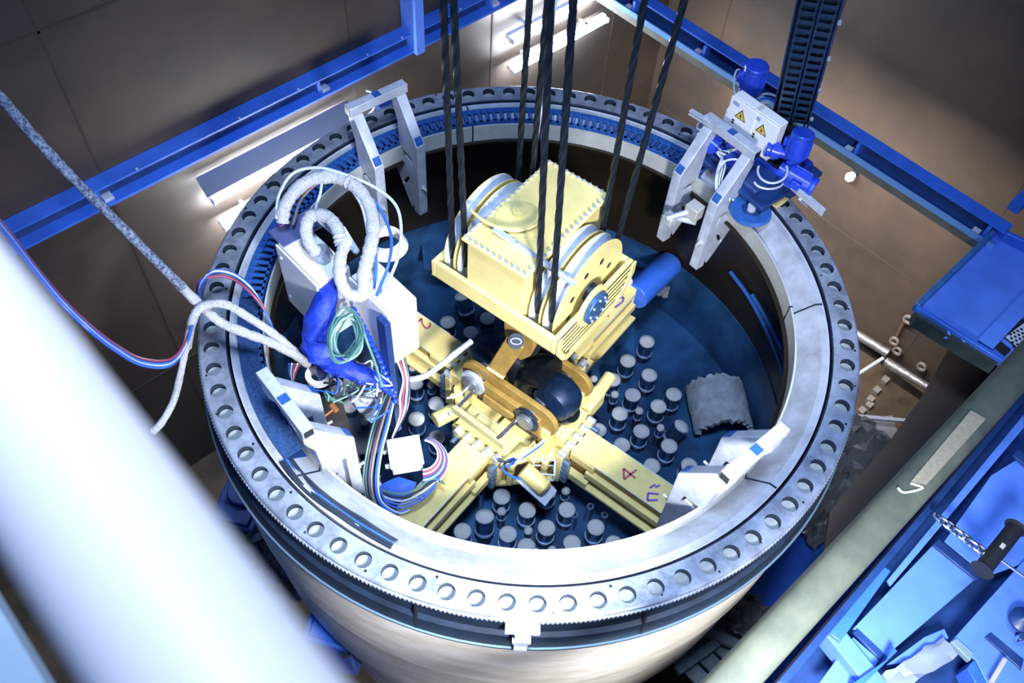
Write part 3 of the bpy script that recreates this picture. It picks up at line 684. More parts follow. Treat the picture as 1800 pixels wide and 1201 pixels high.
U={(1138,599):'capped nozzle standing farthest back, just right of the arm with the violet 0',(1104,633):'second farthest capped nozzle right of the hub, in line with the farthest',(1142,658):'capped nozzle directly in front of the farthest one, right of the hub',(1078,666):'third nozzle of the back row right of the hub, nearest its corner',(1113,693):'capped nozzle in the middle between the two small ones, right of the hub',(1185,692):'capped nozzle next to the pale broken shell',(1158,713):'capped nozzle just left of the one beside the broken shell',(1090,726):'capped nozzle just left of the central small nozzle, right of the hub',(1128,757):'capped nozzle in front of the central small one, right of the hub',(1177,783):'capped nozzle in front of the one leaning on the broken shell',(1052,755):'capped nozzle rising behind the inner end of arm 4',(1094,781):'capped nozzle partly hidden by the back edge of arm 4, near its middle',(1147,818):'capped nozzle hidden by the back edge of arm 4, close to the bracket',
(1212,817):'capped nozzle right behind the lower right bracket',(882,872):'capped nozzle nearest the bolt column of the lower left arm',(927,896):'capped nozzle in the back row in front of the hub, middle one',(997,895):'capped nozzle in the back row in front of the hub, right one',(893,938):'capped nozzle in the front row below the leaning one, near the rim joint',(961,927):'capped nozzle in the middle of the near group between the two back ones',(926,960):'capped nozzle half cut off by the near rim, just right of the rim joint',(1006,954):'capped nozzle half cut off by the near rim, in the middle',(1080,955):'capped nozzle barely showing over the near rim, the rightmost',
(963,863):'capped nozzle half hidden under the yellow hydraulic cylinder',(1048,926):'capped nozzle beside the near end of the arm with the red 4',(813,933):'capped nozzle at the left end of the near group, against the rim',(615,712):'capped nozzle alone below the white cabinets, left of the translucent bag',(730,672):'capped nozzle just below the right white cabinet',(767,708):'capped nozzle nearest the yellow pot left of the hub',(732,735):'capped nozzle just above the white terminal box',(768,768):'capped nozzle touching the lower left arm beside the yellow pot',(1048,688):'capped nozzle right behind the yellow pot on the hub side',(787,565):'capped nozzle at the back edge of arm 2, left one of two',(828,583):'capped nozzle between arm 2 and the dark hook',(857,558):'capped nozzle half hidden under the hoist block tray'}
for G,la,gr in ((G1,'large silver capped nozzle in the group between the hub and the broken shell','large nozzles right of the hub'),(G2,'large silver capped nozzle in the group in front of the hub','large nozzles in front of the hub'),(G3,'large silver capped nozzle in the group between the cabinets and the hub','large nozzles left of the hub'),(G4,'large silver capped nozzle behind the arm with the red 2','large nozzles behind arm 2')):
    for p in G: nozzle(p[0],p[1],RB,U.get(p,la),gr)
SM=[(1044,664),(1081,692),(1124,721),(1162,751),(882,898),(929,932),(971,966),(995,862),(758,675),(725,645),(640,740)]
SL={(1081,692):'small silver capped nozzle between the two back large ones, right of the hub',(1124,721):'small silver capped nozzle in the centre of the group right of the hub',(929,932):'small silver capped nozzle between two large ones in front of the hub',(1044,664):'small silver capped nozzle farthest back, beside the hub corner',(1162,751):'small silver capped nozzle nearest the broken shell',(882,898):'small silver capped nozzle just in front of the large one by the bolt column',(971,966):'small silver capped nozzle cut off by the near rim',(995,862):'small dark nozzle beside the metal cage',(640,740):'small white capped nozzle under the translucent bag',(725,645):'small capped nozzle close to the right white cabinet',(758,675):'small capped nozzle left of the lifting cross hub'}
for p in SM: nozzle(p[0],p[1],RS,SL.get(p,'small silver capped nozzle between the large ones, %s'%('right of the hub' if p[0]>1000 else 'in front of the hub')),'small capped nozzles',big=False)
nozzle(852,906,.10,'leaning silver nozzle with radial cuts on its cap, near the lower left arm','large nozzles in front of the hub',tilt=rad(-16),ta=rad(-40))
nozzle(1200,748,RB,'leaning silver nozzle pushed against the broken shell','large nozzles right of the hub',tilt=rad(28),ta=rad(70))
nozzle(812,518,.10,'leaning silver nozzle under the left sheaves, tipped to one side','large nozzles behind arm 2',tilt=rad(24),ta=rad(175),zn=-2.35)
for i,(px,py) in enumerate(((1038,890),(845,865),(1063,905),(1010,905))):
    p=at(px,py,-2.5);b=MB().lathe([(.022,0),(.040,0),(.040,-.36),(.022,-.36)],16);o=tagmb(b,'thin_pipe',mat('pipe_blue',(0.12,0.2,0.34),.35,.5),('open thin pipe standing between the nozzles beside arm 4','thin pipe standing between the bolt column and the leaning nozzle','thin pipe close under the edge of arm 4','thin pipe between the two small nozzles in front of the hub')[i],'pipe',loc=p)
# ================================================================ THINGS LYING IN THE VESSEL
def shell(name,label,cat_,o,r,a0,a1,L,rot,m,th=.05,rag=.03,n=28,k=10,seed=1):
    rnd=random.Random(seed);b=MB();rows=[]
    for i in range(n+1):
        a=rad(a0+(a1-a0)*i/n);row=[]
        for j in range(k+1):
            x=-L/2+L*j/k
            if j in(0,k): x+=rnd.uniform(-rag,rag)
            w=rnd.uniform(-.006,.006)
            row.append((b.b.verts.new((x,(r+w)*math.cos(a),(r+w)*math.sin(a))),b.b.verts.new((x,(r-th+w)*math.cos(a),(r-th+w)*math.sin(a)))))
        rows.append(row)
    for i in range(n):
        for j in range(k):
            for s in (0,1): b.face([rows[i][j][s],rows[i+1][j][s],rows[i+1][j+1][s],rows[i][j+1][s]])
        for j in (0,k): b.face([rows[i][j][0],rows[i+1][j][0],rows[i+1][j][1],rows[i][j][1]])
    for i in (0,n):
        for j in range(k): b.face([rows[i][j][0],rows[i][j+1][0],rows[i][j+1][1],rows[i][j][1]])
    o_=tagmb(b,name,m,label,cat_);o_.location=o;o_.rotation_euler=rot;return o_
shell('broken_shell','large broken grey half-pipe shell lying on the blue floor at the right','shell',at(1262,722,-2.72),.36,5,175,.62,(0,rad(-4),rad(52)),CONC,seed=4,rag=.028,th=.07)
shell('curved_scrap','pale curved metal scrap under the end of the blue cylinder','scrap',at(1168,488,-2.45),.25,-20,200,.20,(0,rad(90),rad(-50)),CONC,seed=6,th=.03)
t=thing('blue_cylinder','thick smooth blue cylinder sticking out behind the end of the cross arm','cylinder',(0,0,0),TH)
MB().cyl(loc(1116,522,-1.86),loc(1178,463,-1.92),.165,n=32).build('barrel',BLUE,t,bevel=.01)
MB().cyl(loc(1185,478,-1.9),loc(1190,466,-1.85),.04,n=14).build('fitting',GALV,t)
MB().cyl(loc(1175,472,-1.92),loc(1182,466,-1.93),.10,n=24).build('end_cap',NAVY,t)
for i,(pts,lb_) in enumerate((([(1284,478),(1315,520),(1345,575),(1372,640),(1385,690)],'long blue pipe curving along the right inside wall'),([(1322,518),(1340,548),(1358,580),(1376,615)],'short blue pipe above the long one on the inside wall'))):
    P=[]
    for p in pts:
        d=ray(*p);lo=None
        # meet the inner wall radius 2.34
        A=d.x**2+d.y**2;B=2*(CAM.x*d.x+CAM.y*d.y);Cc=CAM.x**2+CAM.y**2-2.80**2
        D_=B*B-4*A*Cc;s_=(-B+math.sqrt(max(D_,0)))/(2*A);P.append(CAM+d*s_)
    tagmb(MB().tube(P,.024,n=8),'wall_pipe',CHAINB,lb_,'pipe')
# flat plates and boxes standing on the vessel floor
def plate(name,label,poly,z,h,m,cat_='plate'):
    P=[at(x,y,z) for x,y in poly];return tagmb(MB().prism(P,(0,0,-h)),name,m,label,cat_)
plate('floor_plate','flat blue plate leaning at the far left of the vessel floor',[(735,372),(800,355),(830,420),(800,480),(745,470)],-2.2,.04,POOL)
plate('floor_plate','flat blue plate behind the hoist ropes on the vessel floor',[(1085,395),(1150,420),(1140,470),(1080,455)],-2.2,.04,POOL)
plate('grey_plate','grey upright plate below the white cabinets inside the vessel',[(560,690),(640,655),(690,790),(600,800)],-2.6,.05,mat('plate_grey',(0.18,0.21,0.27),.5,.2,var=.3))
plate('dark_plate','dark brown panel in the left of the vessel beside the bracket',[(515,690),(600,700),(640,830),(560,780)],-2.3,.04,mat('brown_panel',(0.12,0.11,0.11),.5,.2,var=.4))
tagmb(MB().tube([at(557,742,-1.4),at(590,717,-1.4)],.012,sub=1).cyl(at(583,712,-1.4),at(592,722,-1.4),.03,n=8),'hammer',mat('wood_orange',(0.45,0.20,0.07),.6),'small orange-handled tool lying behind the left bracket','tool')
# ================================================================ CABINETS AND CABLES AT LEFT
def cabinet(label,x0,x1,y0,y1,z0,z1):
    r=thing('switch_cabinet',label,'cabinet',((x0+x1)/2,(y0+y1)/2,z0))
    cx,cy=(x0+x1)/2,(y0+y1)/2;a,bq,h=(x1-x0)/2,(y1-y0)/2,z1-z0
    MB().box(-a+.03,a,-bq,bq,0,h).build('case',WHITE,r,bevel=.008)
    MB().box(-a,-a+.022,-bq,bq,0,h).build('door',WHITE,r,bevel=.006)
    for z in (.12,h-.12): MB().cyl((-a,bq-.06,z),(-a-.012,bq-.06,z),.018,n=12).build('door_lock',GALV,r)
    return r
cabinet('white metal cabinet at the left beside the dark post, hose plug on top',-1.66,-1.32,.93,1.54,-.18,.6)
cab2=cabinet('white metal cabinet at the right, over the arm marked 2',-1.40,-1.10,.30,.84,-.12,.6)
p=at(503,408,.6)
r=thing('support_post','tall dark blue steel post carrying the left white cabinet, with a white foot','post',(p.x,p.y,-1.70))
MB().box(-.055,.055,-.075,.075,.03,2.28).build('column',NAVY,r,bevel=.005)
MB().box(-.12,.32,-.14,.10,2.28,2.31).build('top_plate',mat('violet_steel',(0.10,0.13,0.30),.4,.2),r,bevel=.003)
MB().lathe([(.09,0),(.15,0),(.15,.05),(.09,.05)],28).build('foot_ring',WHITE,r)
r=thing('support_post','dark blue steel post standing beside the right white cabinet','post',(-1.43,.33,-1.2))
MB().box(-.03,.03,-.06,.06,0,1.75).build('column',NAVY,r,bevel=.004)
# frame / back plate between cabinets
tagmb(MB().box(-1.44,-1.40,.45,.85,-1.0,-.15),'back_plate',NAVY,'dark blue mounting plate between the two white cabinets','plate')
cable('fibre_hose','',[],.01,CABW) if 0 else None
def sleeve(label,pts,r,m=SLEEVE,name='cable_sleeve',n=12): 
    o=MB().tube([at(*p) for p in pts],r,n=n,sub=8,noise=.10).build(name,m);return tag(o,label,'hose')
sleeve('thick pale fibre hose arching over the white cabinets and down the middle',[(497,392,.75),(500,365,.85),(520,335,.95),(550,315,1.0),(590,312,1.0),(625,328,1.0),(648,360,.95),(656,400,.9),(650,440,.85),(640,480,.75),(640,520,.6)],.058)
sleeve('pale fibre hose curling down in a U in front of the blue fabric bundle',[(610,420,.9),(598,455,.85),(598,490,.75),(610,515,.65),(635,520,.6),(648,500,.6),(650,470,.65),(640,455,.7)],.052)
sleeve('short pale fibre hose bending onto the top of the left cabinet',[(600,430,.9),(592,400,.95),(572,380,.95),(545,382,.92),(538,410,.85),(552,440,.72),(568,452,.62)],.055)
tagmb(MB().cyl(at(560,440,.72),at(570,455,.60),.075,n=8).cyl(at(566,436,.72),at(578,452,.60),.05,n=6),'hose_plug',mat('plug_metal',(0.45,0.52,0.62),.4,.5,var=.4,vscale=20),'ribbed metal plug where a hose enters the left cabinet','plug')
def cab(label,pts,r,m,name='cable'): return tag(MB().tube([at(*p) for p in pts],r,n=8,sub=8).build(name,m),label,'cable')
cab('long pale cable looping from the left hose over to the right cabinet',[(486,385,.8),(490,345,.9),(515,305,1.0),(560,295,1.05),(610,308,1.05),(660,330,1.0),(695,360,.95),(705,400,.9),(700,450,.85),(685,490,.75),(672,520,.62)],.014,CABW)
cab('thinner blue cable looping down to the right cabinet',[(655,350,.95),(675,380,.9),(688,420,.85),(683,465,.8),(670,500,.7),(662,520,.62)],.014,CABB)
cab('blue cable hanging straight beside the central hose',[(655,380,.9),(660,430,.85),(660,480,.7),(655,530,.5)],.013,CABB)
cab('copper brown cable arching inside the big hose loop',[(515,395,.7),(530,350,.85),(560,322,.95),(600,315,.98),(628,330,.95),(645,380,.9),(648,430,.85)],.014,CABO)
cab('pale cable running inside the big hose loop',[(612,325,.98),(635,360,.95),(645,400,.9),(648,440,.85),(642,470,.8)],.014,CABW)
cab('pale cable tie strap hanging from the top of the hose loop',[(566,318,.98),(563,340,.95),(556,362,.9),(556,378,.85)],.012,CABW)
cab('pale cable crossing diagonally below the short hose',[(560,388,.85),(585,410,.8),(605,425,.75),(625,445,.7)],.013,CABW)
o=MB().lathe([(.13,0),(.17,0),(.19,.02),(.15,.12),(.12,.12)],28).build('white_cup',WHITE);o.location=at(680,435,.5);tag(o,'round white cup shaped cover beside the blue cables','cover')
o=MB().prism([at(600,400,.8),at(606,398,.8),at(632,440,.72),(at(626,446,.7))],(0,0,-.02)).build('flat_bar',GALV);tag(o,'flat grey bar slanting between the hoses','bar')
# magenta tie
o=MB().tube([at(488,388,.70),at(494,380,.72),at(502,384,.72),at(500,393,.7),(at(492,397,.7)),at(488,388,.70)],.006,n=6).build('cable_tie',mat('magenta_tie',(0.35,0.05,0.40),.5));tag(o,'magenta tie at the end of the thick fibre hose','cable tie')
# blue fabric bundle
b=MB();rows=[]
cl=[(590,490,.55,.06),(575,520,.50,.15),(562,560,.38,.22),(556,600,.22,.23),(570,632,.08,.19),(600,645,-.05,.16),(640,660,-.15,.14),(672,672,-.25,.11),(690,690,-.35,.07)]
P=[at(x,y,z) for x,y,z,r in cl]
b=MB();rr=[c[3] for c in cl];K=len(P);ring_=[]
for i in range((K-1)*5+1):
    f=i/5;k=min(int(f),K-2);t_=f-k;p=P[k].lerp(P[k+1],t_);r=rr[k]*(1-t_)+rr[k+1]*t_
    d=(P[k+1]-P[k]).normalized();u=d.cross(Vector((0,.3,1))).normalized();v=d.cross(u)
    ring_.append([b.b.verts.new(p+u*math.cos(2*PI*j/20)*r*.62*(1+.10*math.sin(3*j+i*.7))+v*math.sin(2*PI*j/20)*r*.5*(1+.10*math.sin(5*j+i))) for j in range(20)])
for i in range(len(ring_)-1):
    for j in range(20): b.face([ring_[i][j],ring_[i+1][j],ring_[i+1][(j+1)%20],ring_[i][(j+1)%20]])
b.face(ring_[0]);b.face(ring_[-1])
tagmb(b,'fabric_cover',SLBLUE,'crumpled bright blue fabric cover wrapped round the cables between the cabinets','cover')
# green cable coil
cc=at(608,600,.22)
for i in range(9):
    P=[];r1=.10+.012*i
    for k in range(25):
        a=2*PI*k/24;px=608+3.5*math.sin(i*2.3)+(22+1.6*i)*math.cos(a)*.85-5*math.sin(a)+3*math.sin(2*a+i);py=592+(24+1.8*i)*math.sin(a)*1.2+3*math.cos(i*2)+3*math.cos(3*a+i)
        P.append(at(px,py,.42+.012*i))
    o=MB().tube(P,.009,n=7,sub=2).build('cable_coil',CABG if i%3 else mat('pale_green_cable',(0.30,0.46,0.45),.4))
    tag(o,'%s loop of green cable in the coil hanging in front of the blue fabric'%('innermost','second','third','fourth','middle','sixth','seventh','eighth','outermost')[i],'cable','green cable coil')
cab('green cable leaving the coil and running down to the blue string of beads',[(632,560,.5),(645,600,.4),(660,640,.2),(672,680,.0)],.012,CABG)
bead=None
for i in range(17):
    f=i/16;px=622+ (695-622)*f+6*math.sin(f*3);py=545+(705-545)*f
    p=at(px,py,.36-.75*f)
    if bead is None: bead=MB().lathe([(.001,-.022),(.018,-.018),(.026,0),(.018,.018),(.001,.022)],14).build('corrugated_ring',BLUED);o=bead
    else: o=bead.copy();COL.objects.link(o)
    o.location=p;o.rotation_euler=(.6,.2,i*.1);o.scale=(1.2,1.2,1.0);tag(o,'%s shiny blue connector bead in the string running down beside the right post'%('topmost','second','third','fourth','fifth','sixth','seventh','eighth','middle','eighth lowest','seventh lowest','sixth lowest','fifth lowest','fourth lowest','third lowest','second lowest','lowest')[i],'connector','blue connector beads')
# tangle of small cables under the fabric
rnd=random.Random(11)
tang=[]
for i in range(34):
    x=rnd.uniform(575,672);y=rnd.uniform(632,690) if x<640 else rnd.uniform(640,720);z=-.1-.3*rnd.random()
    P=[at(x+rnd.uniform(-26,26)*k/2,y+rnd.uniform(-14,16)+k*5,z-.03*k) for k in range(4)]
    m_=rnd.choice((CABW,CABW,CABG,CABB,CABK,CABW))
    o=MB().tube(P,.009,n=6,sub=5).build('wire_end',m_)
    tag(o,{'pale_cable':'loose pale wire end','green_cable':'loose green wire end','blue_cable':'loose blue wire end','dark_cable':'loose dark wire end'}[m_.name]+' in the tangle under the blue fabric','wire','loose wire ends under the fabric')
# translucent bag
r=thing('plastic_bag','pale translucent bag hanging under the tangle of wires','bag',at(640,665,-.55))
b=MB();L=[(.19,0),(.18,-.15),(.14,-.38),(.06,-.62)];R=[]
for i,(rr_,z) in enumerate(L): R.append([b.b.verts.new((rr_*math.cos(2*PI*j/18)*(1+.12*math.sin(4*j)),rr_*math.sin(2*PI*j/18)*(1+.1*math.cos(3*j)),z)) for j in range(18)])
for i in range(3):
    for j in range(18): b.face([R[i][j],R[i+1][j],R[i+1][(j+1)%18],R[i][(j+1)%18]])
b.face(R[-1]);b.build('bag_body',BAG,r)
MB().cyl((0,0,-.62),(0,0,-.68),.06,n=18).build('bag_outlet',WHITE,r)
# cable bundle running down to the rim
for i,(m_,r_) in enumerate(((CABK,.022),(CABO,.018),(CABG,.016),(CABB,.02),(CABK,.02),(CABW,.014))):
    dx=(-12,-2,-16,6,-6,10)[i]
    cab('%s of the bundle running down to the near rim'%('dark cable on the left','copper brown cable','green cable','blue cable','dark cable in the middle','pale cable')[i],[(690+dx*.5,690,-.35),(675+dx,740,-.7),(662+dx,790,-.9),(655+dx,840,-1.0),(660+dx,880,-1.1),(680+dx*2,902,-1.15),(710+dx,897,-1.2)],r_*.68,m_)
for i,(m_,off_) in enumerate(((CABR,0),(CABW,6),(CABK,11),(CABW,-5))):
    cab(('red cable','pale cable','dark cable','white cable')[i]+' falling from below the right cabinet into the bundle',[(700+off_,628,-.25),(712+off_*.6,665,-.4),(708+off_,700,-.5),(706+off_*.5,730,-.6),(690,770,-.8)],.011,m_)
# junction box with striped coil
p=at(712,795,-1.35)
r=thing('terminal_box','square white terminal box with a raised lid beside the striped cable coil','box',p,rad(-30))
MB().box(-.15,.15,-.15,.15,-.16,-.015).build('case',WHITE,r,bevel=.012);MB().box(-.165,.165,-.165,.165,-.015,.02).build('lid',WHITE,r,bevel=.01)
for s in (-1,1):
    for q_ in (-1,1): MB().cyl((s*.14,q_*.14,.02),(s*.14,q_*.14,.028),.014,n=10).build('lid_screw',GALV,r)
for q_ in (-.08,.08): MB().cyl((-.15,q_,-.08),(-.21,q_,-.08),.025,n=12).build('cable_gland',GALV,r)
for i in range(9):
    P=[at(722+ (30+2.2*i)*math.cos(a_/10*PI*.9-1.35)*1.0+18, 800+(28+2.2*i)*math.sin(a_/10*PI*.9-1.35)*.95+i*1.5,-1.42-.015*i) for a_ in range(11)]
    o=MB().tube(P,.0105,n=7,sub=4).build('coiled_cable',(CABW,CABR,CABW,CABR,CABB,CABW,CABB,CABR,CABW)[i])
    tag(o,'%s loop of the striped cable coil round the terminal box'%('innermost white','inner red','third white','fourth red','inner blue','sixth white','outer blue','outer red','outermost white')[i],'cable','striped cable coil')
for i in range(5):
    cab('%s cable sagging below the terminal box over the rim side of the arm'%('outermost blue','second blue','middle pale','dark','innermost green')[i],[(770+3*i,835+4*i,-1.5),(760,862-5*i,-1.5),(735,882-6*i,-1.5),(705,893-6*i,-1.5),(680-4*i,885-7*i,-1.5),(668,860-6*i,-1.45)],.0105,(CABB,CABB,CABW,CABK,CABG)[i])
plate('blue_sheet','small flat blue sheet under the terminal box',[(668,852),(700,838),(732,848),(724,872),(680,885)],-1.62,.02,BLUE)
# pale hose crossing from the hub to the cabinet foot
sleeve('smooth white hose bending from the hub hook past the right cabinet',[(716,668,-1.2),(745,662,-1.2),(775,642,-1.15),(800,622,-1.1),(828,600,-1.1)],.032,CABW,'white_hose')
cab('thin pale cable bending to the left edge of the hub',[(785,700,-1.4),(800,697,-1.4),(815,688,-1.4),(825,678,-1.4)],.012,CABW)
# ================================================================ HOSES COMING IN FROM THE LEFT
sleeve('long frosted blue grey hose sweeping in from the upper left over the pit',[(-60,105,2.6),(0,170,2.4),(60,240,2.1),(120,305,1.9),(180,365,1.6),(240,425,1.3),(290,475,1.1),(320,505,.9)],.036,SLEEVED,'frosted_hose')
sleeve('white wrapped hose continuing from the frosted hose to the foot of the left post',[(312,497,.93),(345,530,.7),(385,565,.5),(430,585,.42),(475,602,.2),(520,625,-.1),(540,640,-.4)],.040)
sleeve('white wrapped hose arching over the ring at the left, the upper one',[(330,610,.2),(338,565,.6),(355,540,.7),(395,535,.6),(440,560,.45),(485,590,.2),(520,620,-.1)],.036)
sleeve('white wrapped hose end dangling outside the ring, tied off at its tip',[(338,565,.58),(328,605,.3),(318,655,.1),(305,705,0),(285,742,-.05),(268,760,-.1)],.030)
for i,(m_,dy) in enumerate(((CABR,-4),(CABB,0),(CABW,4),(CABK,-1),(CABB,6))):
    cab(('thin red cable','thin blue cable','thin pale cable','thin dark cable','lowest thin blue cable')[i]+' in the bundle swinging in from the left edge to the ring',[(-40,350+dy,2.6),(10,405+dy,2.3),(60,470+dy,2.0),(110,530+dy,1.7),(160,578+dy,1.5),(205,612+dy,1.2),(250,636+dy,.9),(300,636+dy,.7),(328,600+dy*.5,.6),(345,545,.5+.02*i),(350+dy,500,.45),(375,482-dy,.4),(410,487-dy,.35),(440,510-dy,.3),(465,545,.15),(480,580,0.0)],.013,m_)
for i in range(5):
    cab('%s wire in the pink bunch by the foot of the left post'%('first red','second pale','third red','fourth pale','last blue')[i],[(528-5*i,640,-.4),(520-3*i,655,-.6),(515-2*i+2*i,672,-.8)],.010,(CABR,CABW,CABR,CABW,CABB)[i])
# ================================================================ DRIVE UNIT AT THE RIGHT BRACKET
def motor(label,p,axis,r,L,rz=0):
    t=thing('electric_motor',label,'motor',p);A=Vector(axis).normalized();o=Vector((0,0,0))
    MB().cyl(o,A*L,r,n=24).build('housing',BLUED,t,bevel=.006)
    MB().cyl(A*L,A*(L+.05),r*1.06,n=24).build('fan_cover',BLUED,t,bevel=.012)
    b=MB()
    u=A.cross(Vector((0.2,0.1,1))).normalized();v=A.cross(u)
    for k in range(14):
        d=u*math.cos(2*PI*k/14)+v*math.sin(2*PI*k/14);b.bar(d*r*1.0+A*.03,d*r*1.0+A*(L-.03),.006,.03,up=d)
    b.build('cooling_fins',BLUED,t)
    s=u*r*1.15;MB().bar(s+A*L*.3,s+A*L*.7,.08,.06,up=u).build('terminal_case',BLUED,t,bevel=.006)
    MB().cyl(-A*.10,o,r*.7,n=20).build('gear_neck',BLUED,t)
    return t
unit=thing('drive_carriage','dark blue drive carriage clamped on the ring carrying the blue motors','carriage',pol(2.8,-6,.0),rad(-6))
MB().box(-.35,.55,-.5,.5,.12,.17).build('base_plate',NAVY,unit,bevel=.006)
MB().box(.05,.45,-.42,.44,.17,.30).build('gear_case',BLUED,unit,bevel=.02)
MB().box(-.30,.05,-.34,.36,.17,.24).build('gear_case',NAVY,unit,bevel=.02)
MB().cyl((-.1,.1,.17),(-.1,.1,.42),.17,n=30).build('gear_dome',BLUED,unit,bevel=.02)
MB().cyl((.2,-.35,.17),(.2,-.35,.36),.13,n=30).build('gear_dome',BLUED,unit,bevel=.02)
for s in (-1,1): MB().box(.15,.25,s*.45-.03,s*.45+.03,.0,.12).build('clamp_foot',NAVY,unit)
b=MB().box(-.55,-.45,.22,.38,.34,.44) if 0 else None
motor('upright blue motor behind the two white switch boxes, the topmost one',at(1318,158,.55),(0,0,1),.115,.26)
motor('upright blue motor just right of the white switch boxes',at(1398,275,.55),(.15,.1,1),.105,.22)
motor('blue motor lying on its side at the far right end of the carriage',at(1385,305,.45),(.25,-.95,-.15),.10,.24)
motor('blue motor tilted under the crossbar of the right bracket',at(1262,262,.30),(-.1,1,.25),.085,.2)
motor('short blue motor between the white switch boxes and the right one',at(1372,268,.52),(-.5,.85,.1),.075,.10)
# switch boxes with warning signs
def sbox(label,px,py):
    p=at(px,py,.82);t=thing('switch_box',label,'box',p,rad(-3))
    a,bq,h=.075,.165,.43
    # door faces -x (towards camera)
    MB().box(-a+.03,a,-bq,bq,-h,0).build('case',WHITE,t,bevel=.008)
    d=MB().box(-a,-a+.024,-bq,bq,-h,0).build('door',WHITE,t,bevel=.006)
    def tri(s,name,m,off,cy=.0,cz=-.15):
        P=[(-a-off,cy+s*math.sin(q),cz+s*math.cos(q)) for q in (0,2*PI/3,4*PI/3)]
        return MB().prism(P,(-.001,0,0)).build(name,m,d,smooth=False)
    tri(.080,'warning_border',BLACK,.001);sg=tri(.062,'warning_sign',SIGNY,.0022)
    MB().prism([(-a-.0035,y,z) for y,z in ((.008,-.105),(-.014,-.155),(-.001,-.155),(-.008,-.185),(.016,-.145),(.002,-.145))],(-.001,0,0)).build('lightning_symbol',BLACK,d,smooth=False)
    MB().box(-a-.002,-a,.05,.13,-.075,-.035).build('type_plate',mat('plate_blue',(0.25,0.38,0.55),.5),d)
    MB().box(-a-.002,-a,.055,.085,-.285,-.265).box(-a-.002,-a,.055,.085,-.255,-.235).build('small_label',BLACK,d)
    MB().box(-a-.002,-a,-.03,.06,-.365,-.355).build('print_line',mat('print_grey',(0.5,0.52,0.56),.5),d)
    MB().cyl((-a+.05,-.06,-h),(-a+.05,-.06,-h-.03),.018,n=10).build('cable_gland',DKSTEEL,t)
    return t
q1=at(1322,190,.75);q2=at(1361,218,.75)
sbox('white switch box with a warning triangle, the left one of the two',1318,178)
sbox('white switch box with a warning triangle, the right one of the two',1355,203)
p=at(1335,255,.33);tagmb(MB().box(p.x-.12,p.x+.16,p.y-.36,p.y+.42,p.z-.02,p.z+.02).box(p.x+.1,p.x+.14,p.y-.36,p.y+.42,p.z,p.z+.30),'box_shelf',BLACK,'black shelf bracket carrying the two white switch boxes','shelf')
def loopc(label,cx,cy,rx,ry,z,r,m,a0=0,a1=360,n=20,tw=0):
    P=[at(cx+rx*math.cos(rad(a0+(a1-a0)*k/n)),cy+ry*math.sin(rad(a0+(a1-a0)*k/n)),z+tw*k/n) for k in range(n+1)]
    return tag(MB().tube(P,r,n=8,sub=2).build('cable_loop',m),label,'cable')
for i in range(3): loopc(('outer','middle','inner')[i]+' pale cable of the hoop behind the white switch boxes',1348-2*i,208+3*i,36-4*i,43-5*i,.48-.03*i,.013,CABW if i!=1 else CABB,-160,95)
loopc('big pale cable loop in front of the right motors',1358,300,26,22,.62,.011,CABW,-20,200)
loopc('second pale cable loop low in front of the right motors',1352,318,26,14,.5,.011,CABW,20,170)
loopc('thin pale cable loop beside the topmost motor',1298,148,8,26,.7,.009,CABW,100,330)
for i in range(6):
    cab('%s cable of the bunch hanging inside the right bracket'%('outermost pale','second pale','third green','fourth pale','fifth dark','innermost pale')[i],[(1295-4*i,262+2*i,.45),(1276-3*i,268,.42),(1264+i*2,290,.35),(1258+2*i,320,.25),(1262+3*i,345,.12),(1275+3*i,352,.1)],.011,(CABW,CABW,CABG,CABW,CABK,CABW)[i])
cab('pale cable crossing over the blue gear dome',[(1310,285,.45),(1290,280,.5),(1272,285,.45),(1262,300,.4)],.011,CABW)
r=thing('toothed_wheel','large dark blue toothed guide wheel lying flat on the inner shelf','wheel',at(1319,372,.02))
MB().lathe([(.10,-.02),(.20,-.02),(.215,.0),(.20,.04),(.10,.04)],30).build('rim',CHAINB,r);MB().lathe([(.001,-.01),(.10,-.01),(.10,.03),(.001,.03)],20).build('wheel_web',NAVY,r);MB().cyl((0,0,.03),(0,0,.09),.045,n=16).build('axle',GALV,r)
b=MB()
for dz in (-.025,0,.025): b.bar(at(1392,325,.42)+Vector((0,0,dz)),at(1448,374,.30)+Vector((0,0,dz)),.05,.012)
tagmb(b,'guide_rail',GALV,'pale slotted rail sticking out at the right of the motors','rail')
tagmb(MB().bar(at(1407,350,.35),at(1417,362,.1),.03,.03),'rail_support',GALV,'short grey stub hanging under the slotted rail','support')
b=MB()
for dz in (-.02,.02): b.bar(at(1213,196,.62)+Vector((0,0,dz)),at(1262,226,.60)+Vector((0,0,dz)),.05,.012)
tagmb(b,'guide_rail',GALV,'pale slotted rail sticking out at the left of the right bracket','rail')
tagmb(MB().cyl(at(1232,222,.45),at(1240,238,.2),.05,n=8),'rail_clamp',GALV,'crumpled looking grey clamp under the left slotted rail','clamp')
tagmb(MB().bar(at(1278,196,.62),at(1300,160,.75),.018,.018).bar(at(1276,212,.5),at(1284,190,.62),.05,.05),'tension_rod',GALV,'slim grey rod with a fork fitting left of the switch boxes','rod')
tagmb(MB().box(-.09,.09,-.04,.04,0,.02),'yellow_plate',YEL,'small pale yellow plate on the ring below the motors','plate',loc=at(1370,356,.02))
tagmb(MB().bar(at(1345,362,.12),at(1405,330,.12),.02,.02),'thin_bar',CHROME,'thin bright bar in front of the lower motors','bar')
